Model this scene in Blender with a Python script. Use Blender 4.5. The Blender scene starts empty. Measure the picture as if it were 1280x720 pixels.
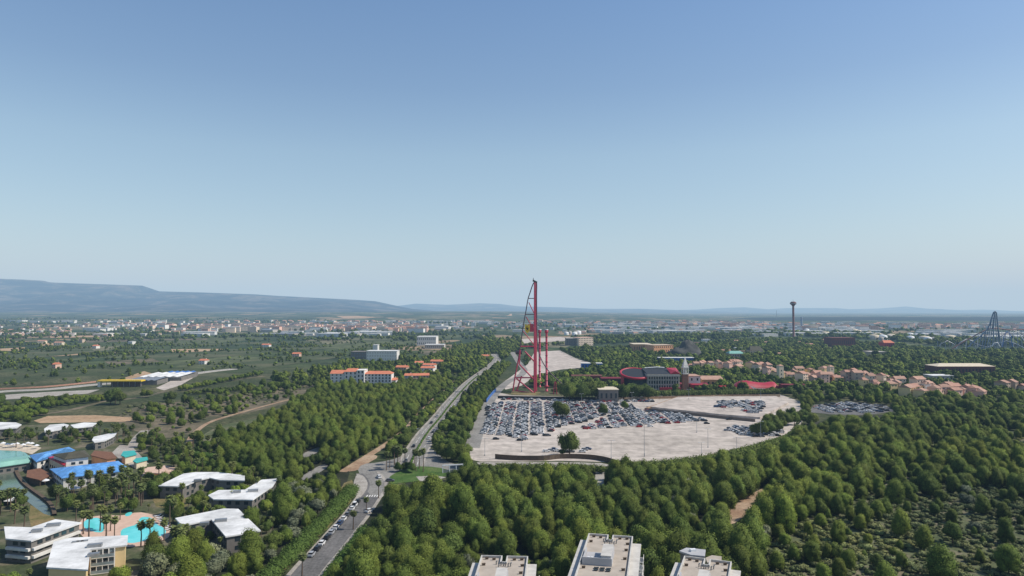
import bpy, bmesh, math, random
import numpy as np
from mathutils import Vector, noise as mnoise
R = math.radians
rnd = random.Random(7)
sc = bpy.context.scene
COL = sc.collection
F = 853.0; HC = 80.0; PITCH = math.atan(28/853.0)
CA, SA = math.cos(PITCH), math.sin(PITCH)
def ray(px, py):
    cx = (px-640)/F; cy = (360-py)/F
    return cx, CA-cy*SA, SA+cy*CA
def G(px, py, z=0.0):                       # photo pixel -> world point on the level z
    dx, dy, dz = ray(px, py); t = (z-HC)/dz
    return (dx*t, dy*t)
def P(px, py, Y):                           # photo pixel -> world point at depth Y
    dx, dy, dz = ray(px, py); t = Y/dy
    return Vector((dx*t, Y, HC+dz*t))
def proj(x, y, z=0):
    f = y*CA+(z-HC)*SA; u = -y*SA+(z-HC)*CA
    if f < 1: return (-9999, 9999)
    return 640+F*x/f, 360-F*u/f
def sstep(a, b, v):
    t = min(1, max(0, (v-a)/(b-a))); return t*t*(3-2*t)
def hgt(x, y):                              # the plain rises gently inland, to the left
    r = sstep(2600, 9500, y)
    side = 1-0.93*sstep(-0.05, 0.30, x/max(y, 1))
    return 62*r*side
# ---------------------------------------------------------------- objects
def tag(o, label=None, cat=None, group=None, kind=None):
    if label: o['label'] = label
    if cat: o['category'] = cat
    if group: o['group'] = group
    if kind: o['kind'] = kind
    return o
def empty(name, loc, rz=0, label=None, cat=None, group=None):
    o = bpy.data.objects.new(name, None); COL.objects.link(o)
    o.location = loc; o.rotation_euler = (0, 0, rz); o.empty_display_size = 1
    return tag(o, label, cat, group)
class MB:
    def __init__(s): s.v = []; s.f = []; s.m = []; s.sm = []
    def add(s, vs, fs, mi=0, smooth=False):
        b = len(s.v); s.v += [tuple(v) for v in vs]
        for f in fs: s.f.append([b+i for i in f]); s.m.append(mi); s.sm.append(smooth)
    def box(s, x0, x1, y0, y1, z0, z1, mi=0):
        s.add([(x0,y0,z0),(x1,y0,z0),(x1,y1,z0),(x0,y1,z0),(x0,y0,z1),(x1,y0,z1),(x1,y1,z1),(x0,y1,z1)],
              [(0,3,2,1),(4,5,6,7),(0,1,5,4),(1,2,6,5),(2,3,7,6),(3,0,4,7)], mi)
    def obox(s, c, ax, L, W, z0, z1, mi=0):   # box centred at c, long axis angle ax
        ux, uy = math.cos(ax), math.sin(ax); vx, vy = -uy, ux
        q = [(-1,-1),(1,-1),(1,1),(-1,1)]
        vs = [(c[0]+a*L/2*ux+b*W/2*vx, c[1]+a*L/2*uy+b*W/2*vy, z) for z in (z0, z1) for a, b in q]
        s.add(vs, [(0,3,2,1),(4,5,6,7),(0,1,5,4),(1,2,6,5),(2,3,7,6),(3,0,4,7)], mi)
    def prism(s, pts, z0, z1, mi=0, mtop=None):
        n = len(pts); a = sum(pts[i][0]*pts[(i+1)%n][1]-pts[(i+1)%n][0]*pts[i][1] for i in range(n))
        if a < 0: pts = pts[::-1]
        vs = [(p[0], p[1], z0) for p in pts]+[(p[0], p[1], z1) for p in pts]
        s.add(vs, [tuple(range(n))[::-1]]+[(i, (i+1)%n, n+(i+1)%n, n+i) for i in range(n)], mi)
        s.add(vs[n:], [tuple(range(n))], mi if mtop is None else mtop)
    def tube(s, pts, r, n=8, mi=0, cap=True, smooth=True):
        pts = [Vector(p) for p in pts]; k = len(pts)
        rs = r if isinstance(r, (list, tuple)) else [r]*k
        vs = []; up = Vector((0.13, 0.21, 1)).normalized()
        for i, p in enumerate(pts):
            t = (pts[min(i+1, k-1)]-pts[max(i-1, 0)]).normalized()
            a = t.cross(up)
            if a.length < .2: a = t.cross(Vector((1, 0, 0)))
            a.normalize(); b = t.cross(a)
            for j in range(n):
                th = 2*math.pi*j/n; vs.append(p+(a*math.cos(th)+b*math.sin(th))*rs[i])
        fs = [(i*n+j, (i+1)*n+j, (i+1)*n+(j+1)%n, i*n+(j+1)%n) for i in range(k-1) for j in range(n)]
        s.add(vs, fs, mi, smooth)
        if cap: s.add(vs[:n], [tuple(range(n))], mi); s.add(vs[-n:], [tuple(range(n))[::-1]], mi)
    def lathe(s, prof, c=(0, 0), n=16, mi=0, smooth=True, ph=0):
        vs = [(c[0]+r*math.cos(2*math.pi*j/n+ph), c[1]+r*math.sin(2*math.pi*j/n+ph), z) for r, z in prof for j in range(n)]
        k = len(prof)
        fs = [(i*n+j, i*n+(j+1)%n, (i+1)*n+(j+1)%n, (i+1)*n+j) for i in range(k-1) for j in range(n)]
        s.add(vs, fs, mi, smooth); s.add(vs[-n:], [tuple(range(n))], mi)
    def mesh(s, name, mats):
        me = bpy.data.meshes.new(name); me.from_pydata(s.v, [], s.f)
        for m in mats: me.materials.append(m)
        me.polygons.foreach_set('material_index', s.m); me.polygons.foreach_set('use_smooth', s.sm)
        me.update(); return me
    def build(s, name, mats, parent=None, **kw):
        if not isinstance(mats, (list, tuple)): mats = [mats]
        o = bpy.data.objects.new(name, s.mesh(name, mats)); COL.objects.link(o)
        if parent: o.parent = parent
        return tag(o, **kw)
def put(name, me, parent=None, loc=None, rz=0, sc_=None):
    o = bpy.data.objects.new(name, me); COL.objects.link(o)
    if parent: o.parent = parent
    if loc is not None: o.location = loc
    if rz: o.rotation_euler = (0, 0, rz)
    if sc_: o.scale = sc_
    return o
# ---------------------------------------------------------------- materials
def newmat(name):
    m = bpy.data.materials.new(name); m.use_nodes = True
    nt = m.node_tree; b = nt.nodes['Principled BSDF']
    return m, nt, b
def nd(nt, t, **kw):
    n = nt.nodes.new(t)
    for k, v in kw.items():
        if k.startswith('i_'):
            n.inputs[k[2:].replace('_', ' ')].default_value = v
        else: setattr(n, k, v)
    return n
def c4(c): return (c[0], c[1], c[2], 1)
def mat(name, c, c2=None, scale=1.0, rough=.8, spec=.3, metal=0, detail=4, fine=None, emis=None, space='Object', rr=0.0):
    m, nt, b = newmat(name)
    c2 = c2 or tuple(x*.78 for x in c)
    tc = nd(nt, 'ShaderNodeTexCoord')
    if space == 'World':
        g = nd(nt, 'ShaderNodeNewGeometry'); src = g.outputs['Position']
    else: src = tc.outputs['Object']
    n = nd(nt, 'ShaderNodeTexNoise', i_Scale=scale, i_Detail=detail, i_Roughness=.6); nt.links.new(src, n.inputs['Vector'])
    r = nd(nt, 'ShaderNodeValToRGB'); r.color_ramp.elements[0].position = .36; r.color_ramp.elements[1].position = .64
    r.color_ramp.elements[0].color = c4(c2); r.color_ramp.elements[1].color = c4(c)
    nt.links.new(n.outputs[0], r.inputs[0]); out = r.outputs[0]
    if rr:
        oi = nd(nt, 'ShaderNodeObjectInfo'); mr = nd(nt, 'ShaderNodeMapRange'); mr.inputs[3].default_value = 1-rr; mr.inputs[4].default_value = 1+rr
        nt.links.new(oi.outputs['Random'], mr.inputs[0])
        hs = nd(nt, 'ShaderNodeHueSaturation'); nt.links.new(mr.outputs[0], hs.inputs['Value']); nt.links.new(out, hs.inputs['Color']); out = hs.outputs[0]
    nt.links.new(out, b.inputs['Base Color'])
    b.inputs['Roughness'].default_value = rough; b.inputs['Specular IOR Level'].default_value = spec; b.inputs['Metallic'].default_value = metal
    return m
M = {}
M['white_roof'] = mat('white_roof', (.74,.74,.72), (.58,.58,.56), .12, .7)
M['white_wall'] = mat('white_wall', (.72,.70,.66), (.62,.60,.56), .4, .85)
M['cream'] = mat('cream_wall', (.66,.58,.44), (.56,.48,.36), .4, .85)
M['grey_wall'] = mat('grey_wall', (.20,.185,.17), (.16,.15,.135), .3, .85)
M['stone'] = mat('stone_wall', (.50,.46,.41), (.40,.37,.33), .5, .9)
M['yellow_wall'] = mat('yellow_wall', (.82,.62,.32), (.74,.55,.28), .3, .8)
M['teal_wall'] = mat('teal_wall', (.0,.20,.19), (.0,.15,.16), .3, .6)
M['orange_wall'] = mat('orange_wall', (.72,.38,.20), (.60,.30,.16), .3, .8)
M['ochre_wall'] = mat('ochre_wall', (.58,.32,.15), (.46,.25,.12), .05, .85)
M['pink_wall'] = mat('pink_wall', (.60,.42,.33), (.50,.34,.26), .1, .85, rr=.18)
M['tan_wall'] = mat('tan_wall', (.50,.40,.30), (.42,.33,.25), .1, .85, rr=.18)
M['brown_wall'] = mat('brown_wall', (.13,.095,.065), (.09,.065,.045), .8, .9)
M['brick'] = mat('brick_wall', (.36,.17,.11), (.28,.13,.09), .6, .9)
M['terracotta'] = mat('terracotta_tiles', (.44,.25,.18), (.35,.19,.14), .35, .85, rr=.12)
M['orange_tiles'] = mat('orange_tiles', (.62,.22,.12), (.50,.17,.10), .3, .85)
M['pink_tiles'] = mat('pink_tiles', (.44,.275,.20), (.34,.20,.15), .3, .85, rr=.15)
M['blue_roof_plain'] = mat('blue_roof', (.12,.33,.70), (.09,.26,.62), .5, .45, .5)
M['mint_roof'] = mat('mint_roof', (.24,.48,.40), (.18,.38,.33), .25, .6)
M['teal_roof'] = mat('teal_roof', (.05,.42,.38), (.04,.34,.32), .25, .6)
M['olive_roof'] = mat('olive_roof', (.085,.08,.055), (.065,.06,.042), .3, .85)
M['red'] = mat('red_paint', (.42,.014,.035), (.33,.012,.028), .2, .5, .5)
M['coaster_red'] = mat('coaster_red_paint', (.52,.045,.09), (.44,.038,.08), .1, .45, .5)
M['deep_red'] = mat('deep_red_roof', (.20,.02,.03), (.15,.015,.02), .1, .6)
M['rust'] = mat('rust_roof', (.16,.06,.045), (.12,.045,.035), .1, .8)
M['rail_grey'] = mat('track_grey', (.12,.08,.10), (.09,.06,.08), .3, .6)
M['dark'] = mat('dark_trim', (.03,.032,.035), (.022,.024,.028), 1, .6)
M['glass'] = mat('window_glass', (.035,.05,.06), (.02,.03,.035), .5, .12, .6)
M['wet_glass'] = mat('balcony_glass', (.24,.29,.31), (.16,.2,.22), .5, .2, .6)
M['gravel_roof'] = mat('gravel_roof', (.46,.40,.335), (.37,.32,.265), .35, .95, detail=8)
M['roof_grey'] = mat('membrane_roof', (.44,.44,.45), (.37,.37,.38), .3, .8)
M['parapet'] = mat('parapet_plaster', (.55,.53,.49), (.44,.42,.39), .5, .9)
M['metal'] = mat('grey_metal', (.35,.36,.37), (.28,.29,.30), 1, .45, .5, .6)
M['white_metal'] = mat('white_metal', (.75,.76,.77), (.65,.66,.67), 1, .5)
M['wood_deck'] = mat('wood_deck', (.21,.10,.055), (.15,.07,.04), .6, .8)
M['pool_deck'] = mat('pool_deck', (.62,.44,.34), (.54,.37,.28), .4, .85)
M['yellow'] = mat('yellow_paint', (.80,.55,.04), (.70,.47,.03), .5, .6)
M['black'] = mat('black_paint', (.01,.01,.01), (.008,.008,.008), 1, .6)
M['blue_paint'] = mat('blue_paint', (.05,.16,.45), (.04,.12,.36), .2, .5)
M['steel_blue'] = mat('steel_blue_paint', (.20,.26,.34), (.16,.21,.29), .2, .5)
M['tower_brown'] = mat('tower_brown', (.28,.12,.10), (.14,.075,.07), .2, .7)
M['bark'] = mat('bark', (.10,.07,.045), (.06,.042,.028), 3, .95)
M['palm_bark'] = mat('palm_bark', (.16,.115,.08), (.10,.07,.05), 3, .95)
M['concrete'] = mat('concrete', (.44,.42,.38), (.36,.34,.30), .2, .9)
M['tyre'] = mat('tyre_rubber', (.02,.02,.02), None, 4, .9)
M['car_glass'] = mat('car_glass', (.012,.014,.016), None, 4, .3, .35)
M['rock'] = mat('dark_rock', (.085,.085,.075), (.05,.05,.045), .08, .95)

M['far_pink'] = mat('pale_pink_render', (.74,.50,.40), (.64,.41,.33), .05, .9, rr=.15); M['far_cream'] = mat('pale_cream_render', (.78,.64,.50), (.68,.55,.43), .05, .9, rr=.12); M['far_white'] = mat('white_render', (.85,.83,.80), (.75,.73,.7), .05, .9, rr=.1)
def ground_mat():
    m, nt, b = newmat('countryside_ground'); L = nt.links.new
    g = nd(nt, 'ShaderNodeNewGeometry'); pos = g.outputs['Position']
    n1 = nd(nt, 'ShaderNodeTexNoise', i_Scale=.012, i_Detail=6, i_Roughness=.62); L(pos, n1.inputs['Vector'])
    n2 = nd(nt, 'ShaderNodeTexNoise', i_Scale=.25, i_Detail=6, i_Roughness=.7); L(pos, n2.inputs['Vector'])
    r1 = nd(nt, 'ShaderNodeValToRGB'); e = r1.color_ramp.elements
    e[0].position = .38; e[0].color = (.055,.072,.033,1); e[1].position = .66; e[1].color = (.15,.14,.085,1)
    e2 = r1.color_ramp.elements.new(.52); e2.color = (.07,.08,.04,1)
    L(n1.outputs[0], r1.inputs[0])
    r2 = nd(nt, 'ShaderNodeValToRGB'); e = r2.color_ramp.elements
    e[0].position = .40; e[0].color = (.45,.5,.45,1); e[1].position = .62; e[1].color = (1.25,1.2,1.1,1); L(n2.outputs[0], r2.inputs[0])
    mul = nd(nt, 'ShaderNodeMix', data_type='RGBA', blend_type='MULTIPLY'); mul.inputs[0].default_value = 1
    L(r1.outputs[0], mul.inputs[6]); L(r2.outputs[0], mul.inputs[7])
    # field mosaic further out
    mp = nd(nt, 'ShaderNodeMapping'); mp.inputs['Scale'].default_value = (.006, .0042, 0); mp.inputs['Rotation'].default_value = (0, 0, .35); L(pos, mp.inputs['Vector'])
    vo = nd(nt, 'ShaderNodeTexVoronoi', i_Scale=1.0); vo.distance = 'CHEBYCHEV'; L(mp.outputs[0], vo.inputs['Vector'])
    sp = nd(nt, 'ShaderNodeSeparateColor'); L(vo.outputs['Color'], sp.inputs[0])
    r3 = nd(nt, 'ShaderNodeValToRGB'); r3.color_ramp.interpolation = 'CONSTANT'; e = r3.color_ramp.elements
    e[0].position = 0; e[0].color = (.045,.068,.03,1); e[1].position = .32; e[1].color = (.075,.098,.04,1)
    for p_, c_ in ((.52, (.055,.075,.035,1)), (.68, (.11,.125,.06,1)), (.82, (.19,.175,.11,1)), (.93, (.30,.22,.14,1))):
        q = e.new(p_); q.color = c_
    L(sp.outputs[0], r3.inputs[0])
    n3 = nd(nt, 'ShaderNodeTexNoise', i_Scale=.03, i_Detail=5, i_Roughness=.7); L(pos, n3.inputs['Vector'])
    r4 = nd(nt, 'ShaderNodeValToRGB'); e = r4.color_ramp.elements
    e[0].position = .42; e[0].color = (.5,.55,.55,1); e[1].position = .6; e[1].color = (1.15,1.15,1.1,1); L(n3.outputs[0], r4.inputs[0])
    mu2 = nd(nt, 'ShaderNodeMix', data_type='RGBA', blend_type='MULTIPLY'); mu2.inputs[0].default_value = 1
    L(r3.outputs[0], mu2.inputs[6]); L(r4.outputs[0], mu2.inputs[7])
    sx = nd(nt, 'ShaderNodeSeparateXYZ'); L(pos, sx.inputs[0])
    mr = nd(nt, 'ShaderNodeMapRange'); mr.inputs[1].default_value = 750; mr.inputs[2].default_value = 1100; L(sx.outputs[1], mr.inputs[0])
    mx = nd(nt, 'ShaderNodeMix', data_type='RGBA'); L(mr.outputs[0], mx.inputs[0]); L(mul.outputs[2], mx.inputs[6]); L(mu2.outputs[2], mx.inputs[7])
    L(mx.outputs[2], b.inputs['Base Color']); b.inputs['Roughness'].default_value = .95; b.inputs['Specular IOR Level'].default_value = .1
    return m
M['ground'] = ground_mat()
def patchy(name, cols, s1, s2, rough=.95, streak=None):
    m, nt, b = newmat(name); L = nt.links.new
    g = nd(nt, 'ShaderNodeNewGeometry'); pos = g.outputs['Position']
    n1 = nd(nt, 'ShaderNodeTexNoise', i_Scale=s1, i_Detail=7, i_Roughness=.65, i_Distortion=.4); L(pos, n1.inputs['Vector'])
    r1 = nd(nt, 'ShaderNodeValToRGB'); e = r1.color_ramp.elements
    e[0].position = .36; e[0].color = c4(cols[0]); e[1].position = .64; e[1].color = c4(cols[-1])
    for i, c in enumerate(cols[1:-1]): q = e.new(.36+.28*(i+1)/(len(cols)-1)); q.color = c4(c)
    L(n1.outputs[0], r1.inputs[0])
    n2 = nd(nt, 'ShaderNodeTexNoise', i_Scale=s2, i_Detail=5, i_Roughness=.7); L(pos, n2.inputs['Vector'])
    r2 = nd(nt, 'ShaderNodeValToRGB'); e = r2.color_ramp.elements
    e[0].position = .38; e[0].color = (.72,.72,.72,1); e[1].position = .62; e[1].color = (1.12,1.12,1.12,1); L(n2.outputs[0], r2.inputs[0])
    mul = nd(nt, 'ShaderNodeMix', data_type='RGBA', blend_type='MULTIPLY'); mul.inputs[0].default_value = 1
    L(r1.outputs[0], mul.inputs[6]); L(r2.outputs[0], mul.inputs[7]); fin = mul.outputs[2]
    if streak:       # worn lanes and tyre sweeps
        for (ax, ay, rot) in streak:
            mp = nd(nt, 'ShaderNodeMapping'); mp.inputs['Scale'].default_value = (ax, ay, 1); mp.inputs['Rotation'].default_value = (0, 0, rot); L(pos, mp.inputs['Vector'])
            ns = nd(nt, 'ShaderNodeTexNoise', i_Scale=1, i_Detail=5, i_Roughness=.7, i_Distortion=.3); L(mp.outputs[0], ns.inputs['Vector'])
            rs_ = nd(nt, 'ShaderNodeValToRGB'); e = rs_.color_ramp.elements; e[0].position = .33; e[0].color = (.88,.88,.87,1); e[1].position = .56; e[1].color = (1.06,1.06,1.07,1); L(ns.outputs[0], rs_.inputs[0])
            m3 = nd(nt, 'ShaderNodeMix', data_type='RGBA', blend_type='MULTIPLY'); m3.inputs[0].default_value = 1; L(fin, m3.inputs[6]); L(rs_.outputs[0], m3.inputs[7]); fin = m3.outputs[2]
    L(fin, b.inputs['Base Color'])
    b.inputs['Roughness'].default_value = rough; b.inputs['Specular IOR Level'].default_value = .15
    return m
M['carpark'] = patchy('car_park_gravel', [(.43,.38,.33),(.475,.42,.365),(.52,.46,.405)], .018, .12, streak=((.010,.13,.05),))
M['white_roof'] = patchy('white_roof_membrane', [(.66,.66,.645),(.69,.69,.675),(.72,.72,.705)], .09, .12, .7)
M['blue_roof'] = patchy('weathered_blue_tiles', [(.10,.27,.60),(.12,.32,.66),(.14,.35,.68)], .15, .4, .5)
M['carpark2'] = patchy('upper_lot_gravel', [(.42,.37,.325),(.49,.43,.38),(.53,.475,.42)], .018, .12, streak=((.012,.16,.05),))
M['asphalt'] = patchy('sun_bleached_asphalt', [(.12,.115,.11),(.15,.145,.14),(.18,.172,.165)], .05, .8, streak=((.5,.02,.35),))
M['asphalt_light'] = patchy('pale_asphalt', [(.20,.19,.175),(.25,.24,.22),(.30,.285,.26)], .05, .8)
M['pavement'] = patchy('pavement_slabs', [(.30,.27,.235),(.37,.34,.30),(.43,.40,.355)], .1, 1.2)
M['dirt'] = patchy('dirt_track', [(.26,.16,.10),(.36,.25,.165),(.44,.33,.23)], .06, .7)
M['dry_field'] = patchy('ploughed_field', [(.36,.24,.14),(.42,.29,.18),(.47,.34,.22)], .02, .3)
M['scrub'] = patchy('scrubland', [(.075,.078,.042),(.135,.118,.075),(.22,.175,.12)], .035, .35)
M['heath'] = patchy('heath_clearing', [(.075,.095,.04),(.11,.125,.06),(.21,.18,.12)], .06, .5)
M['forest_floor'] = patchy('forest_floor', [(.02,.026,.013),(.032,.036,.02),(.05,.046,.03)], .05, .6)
M['lawn'] = patchy('lawn', [(.05,.10,.02),(.07,.13,.03),(.12,.16,.05)], .08, .9)
M['dry_grass'] = patchy('dry_grass', [(.12,.12,.045),(.19,.16,.07),(.28,.20,.10)], .1, .9)
M['sand'] = patchy('beach_sand', [(.50,.42,.32),(.58,.50,.39),(.62,.54,.43)], .1, .9)
M['orchard'] = patchy('orchard_ground', [(.055,.075,.03),(.075,.09,.04),(.12,.12,.065)], .012, .12)
M['hill'] = patchy('wooded_hill', [(.008,.018,.026),(.028,.040,.038),(.12,.11,.09)], .0018, .010)
M['hill_dark'] = patchy('dark_wooded_hill', [(.015,.026,.022),(.025,.035,.028)], .001, .004)
def water(name, c, c2, rough=.05):
    m, nt, b = newmat(name); L = nt.links.new
    g = nd(nt, 'ShaderNodeNewGeometry'); n = nd(nt, 'ShaderNodeTexNoise', i_Scale=.12, i_Detail=4); L(g.outputs['Position'], n.inputs['Vector'])
    r = nd(nt, 'ShaderNodeValToRGB'); r.color_ramp.elements[0].position = .4; r.color_ramp.elements[1].position = .6
    r.color_ramp.elements[0].color = c4(c); r.color_ramp.elements[1].color = c4(c2); L(n.outputs[0], r.inputs[0]); L(r.outputs[0], b.inputs['Base Color'])
    n2 = nd(nt, 'ShaderNodeTexNoise', i_Scale=2.2, i_Detail=3); L(g.outputs['Position'], n2.inputs['Vector'])
    bp = nd(nt, 'ShaderNodeBump', i_Strength=.25, i_Distance=.1); L(n2.outputs[0], bp.inputs['Height']); L(bp.outputs[0], b.inputs['Normal'])
    b.inputs['Roughness'].default_value = rough; return m
M['lagoon'] = water('lagoon_water', (.075,.105,.075), (.10,.13,.095), .12)
M['pool'] = water('pool_water', (.09,.62,.62), (.16,.72,.72), .1)
M['bay'] = water('bay_water', (.10,.30,.25), (.13,.36,.29), .1)

def leaf_mat(name, dark, light, rr=.22, hue=.03):
    m, nt, b = newmat(name); L = nt.links.new
    at = nd(nt, 'ShaderNodeAttribute', attribute_name='tint')
    oi = nd(nt, 'ShaderNodeObjectInfo')
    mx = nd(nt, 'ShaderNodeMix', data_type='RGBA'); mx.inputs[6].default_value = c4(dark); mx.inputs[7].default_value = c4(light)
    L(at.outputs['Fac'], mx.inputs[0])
    mr = nd(nt, 'ShaderNodeMapRange'); mr.inputs[3].default_value = 1-rr; mr.inputs[4].default_value = 1+rr; L(oi.outputs['Random'], mr.inputs[0])
    fr = nd(nt, 'ShaderNodeMath', operation='FRACT'); m2 = nd(nt, 'ShaderNodeMath', operation='MULTIPLY'); m2.inputs[1].default_value = 7.31
    L(oi.outputs['Random'], m2.inputs[0]); L(m2.outputs[0], fr.inputs[0])
    mh = nd(nt, 'ShaderNodeMapRange'); mh.inputs[3].default_value = .5-hue*.45; mh.inputs[4].default_value = .5+hue*.8; L(fr.outputs[0], mh.inputs[0])
    hs = nd(nt, 'ShaderNodeHueSaturation'); L(mr.outputs[0], hs.inputs['Value']); L(mh.outputs[0], hs.inputs['Hue']); L(mx.outputs[2], hs.inputs['Color'])
    nl = nd(nt, 'ShaderNodeTexNoise', i_Scale=.013, i_Detail=5, i_Roughness=.62); L(oi.outputs['Location'], nl.inputs['Vector'])
    rl = nd(nt, 'ShaderNodeValToRGB'); e = rl.color_ramp.elements; e[0].position = .36; e[0].color = (.66,.72,.66,1); e[1].position = .66; e[1].color = (1.32,1.26,.92,1); q = e.new(.5); q.color = (1.0,1.02,.9,1)
    L(nl.outputs[0], rl.inputs[0]); ml = nd(nt, 'ShaderNodeMix', data_type='RGBA', blend_type='MULTIPLY'); ml.inputs[0].default_value = 1; L(hs.outputs[0], ml.inputs[6]); L(rl.outputs[0], ml.inputs[7])
    hs = ml; hso = ml.outputs[2]
    L(hso, b.inputs['Base Color']); b.inputs['Roughness'].default_value = .75; b.inputs['Specular IOR Level'].default_value = .18
    tr = nd(nt, 'ShaderNodeBsdfTranslucent'); L(hso, tr.inputs['Color'])
    ms = nd(nt, 'ShaderNodeMixShader'); ms.inputs[0].default_value = .22
    out = nt.nodes['Material Output']; L(b.outputs[0], ms.inputs[1]); L(tr.outputs[0], ms.inputs[2]); L(ms.outputs[0], out.inputs['Surface'])
    return m
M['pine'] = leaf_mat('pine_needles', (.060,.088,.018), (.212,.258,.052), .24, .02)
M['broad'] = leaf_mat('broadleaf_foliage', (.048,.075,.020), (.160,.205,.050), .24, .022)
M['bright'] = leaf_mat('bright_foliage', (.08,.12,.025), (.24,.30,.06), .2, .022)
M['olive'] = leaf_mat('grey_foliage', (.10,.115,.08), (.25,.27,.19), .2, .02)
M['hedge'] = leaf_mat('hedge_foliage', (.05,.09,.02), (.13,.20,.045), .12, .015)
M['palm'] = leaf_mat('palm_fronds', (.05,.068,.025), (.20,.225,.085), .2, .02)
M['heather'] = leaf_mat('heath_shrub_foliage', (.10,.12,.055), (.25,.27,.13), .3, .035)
# ---------------------------------------------------------------- foliage meshes
def ico(sub=1):
    bm = bmesh.new(); bmesh.ops.create_icosphere(bm, subdivisions=sub, radius=1)
    v = np.array([x.co[:] for x in bm.verts]); f = [[x.index for x in q.verts] for q in bm.faces]; bm.free(); return v, f
ICO1 = ico(1)
def leafmesh(name, quads, cores, m, z0=0, puff=None):
    """quads: (verts Nx4x3, tint N); cores: list of (centre, radii)"""
    V, T = quads; n = len(V)
    vs = V.reshape(-1, 3); tint = np.repeat(T, 4)
    faces = np.arange(n*4).reshape(-1, 4).tolist(); sm = [False]*n
    for c, r in cores:
        b = len(vs); cv = ICO1[0]*np.array(r)+np.array(c)
        vs = np.vstack([vs, cv]); faces += [[b+i for i in f] for f in ICO1[1]]
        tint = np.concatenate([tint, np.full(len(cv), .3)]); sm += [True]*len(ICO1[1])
    me = bpy.data.meshes.new(name); me.from_pydata(vs.tolist(), [], faces)
    a = me.attributes.new('tint', 'FLOAT', 'POINT'); a.data.foreach_set('value', tint.astype('f'))
    me.polygons.foreach_set('use_smooth', sm); me.materials.append(m); me.update()
    if puff:        # rounder shading: leaf normals lean outwards from the crown
        co = vs; cen = np.array([0, 0, puff[0]]); d = (co-cen)/np.array([puff[1], puff[1], puff[2]])**1.0; d /= np.linalg.norm(d, axis=1)[:, None]+1e-6
        lobe = np.zeros_like(co)
        if cores:
            C = np.array([c for c, r in cores]); idx = np.array([np.argmin(((C-p)**2).sum(1)) for p in co]); lobe = co-C[idx]; lobe /= np.linalg.norm(lobe, axis=1)[:, None]+1e-6
        nn = .75*d+.45*lobe+np.random.RandomState(3).normal(size=co.shape)*.34; nn /= np.linalg.norm(nn, axis=1)[:, None]+1e-6
        me.polygons.foreach_set('use_smooth', [True]*len(me.polygons)); me.normals_split_custom_set_from_vertices(nn.tolist())
    return me
def leaves_on(rs, c, r, n, size, up=.25, rand=.45, low=-.75):
    d = rs.normal(size=(int(n*1.6)+4, 3)); d /= np.linalg.norm(d, axis=1)[:, None]
    d = d[d[:, 2] > low][:n]; n = len(d)
    rad = np.where(rs.uniform(0, 1, n) < .2, rs.uniform(1.0, 1.28, n), rs.uniform(.80, 1.10, n))[:, None]
    p = np.array(c)+d*np.array(r)*rad
    nn = d+np.array([0, 0, up])+rs.normal(size=(n, 3))*rand; nn /= np.linalg.norm(nn, axis=1)[:, None]
    t = np.cross(nn, rs.normal(size=(n, 3))); t /= np.linalg.norm(t, axis=1)[:, None]; b = np.cross(nn, t)
    s = (size*rs.uniform(.6, 1.3, n))[:, None]; s2 = s*rs.uniform(.45, .9, n)[:, None]
    q = np.stack([p-t*s-b*s2*.5, p+t*s*.4-b*s2, p+t*s+b*s2*.4, p-t*s*.3+b*s2], 1)
    return q, np.clip(rs.uniform(.2, 1, n)*.75+.25*(rad[:, 0]-.8)/.28+.12*d[:, 2], 0, 1)  # mostly random; brightness of outer and upper leaves is put into the tint
def crown(name, seed, H, Rr, nl, leaf, m, lobes=16, style='pine'):
    rs = np.random.RandomState(seed); Q = []; T = []; cores = []
    jx, jy = rs.uniform(-.22, .22, 2)*Rr; wob = rs.uniform(.85, 1.2)
    for i in range(lobes):
        if style == 'pine':      # domed, foliage almost down to the ground
            u = ((i+.5)/lobes)**wob; z = H*(.20+.68*u); rr = Rr*math.sin(math.pi*min(.97, .28+.66*u))**.8*.66
            a = i*2.4+rs.uniform(-.5, .5); k = rs.uniform(.6, 1.1)
            c = (rr*k*math.cos(a)*1.12+jx*(1-u), rr*k*math.sin(a)*1.12+jy*(1-u), z+rs.uniform(-.06, .05)*H)
            r0 = Rr*rs.uniform(.36, .55); r = (r0, r0, r0*rs.uniform(.95, 1.4))
        elif style == 'umbrella':
            a = i*2.4+rs.uniform(-.4, .4); rr = Rr*.78*math.sqrt((i+.5)/lobes)
            c = (rr*math.cos(a), rr*math.sin(a), H*(.80-.12*(rr/Rr)**2+rs.uniform(-.05, .05)))
            r0 = Rr*rs.uniform(.28, .40); r = (r0, r0, r0*.72)
        else:                    # round broadleaf / bush
            d = rs.normal(size=3); d /= np.linalg.norm(d); k = rs.uniform(.35, .72)
            c = (Rr*d[0]*k, Rr*d[1]*k, H*.54+H*.42*d[2]*k)
            r0 = Rr*rs.uniform(.34, .5); r = (r0, r0, r0*min(1.1, H/Rr*.55))
        q, t = leaves_on(rs, c, r, nl//lobes, leaf); t = np.clip(t*rs.uniform(.75, 1.15), 0, 1)
        Q.append(q); T.append(t); cores.append((c, tuple(.80*x for x in r)))
    Q = np.concatenate(Q); T = np.concatenate(T)
    Q[:, :, 2] = np.maximum(Q[:, :, 2], .05)
    return leafmesh(name, (Q, T), cores, m, 0, (H*.45, Rr, H*.55))
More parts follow.
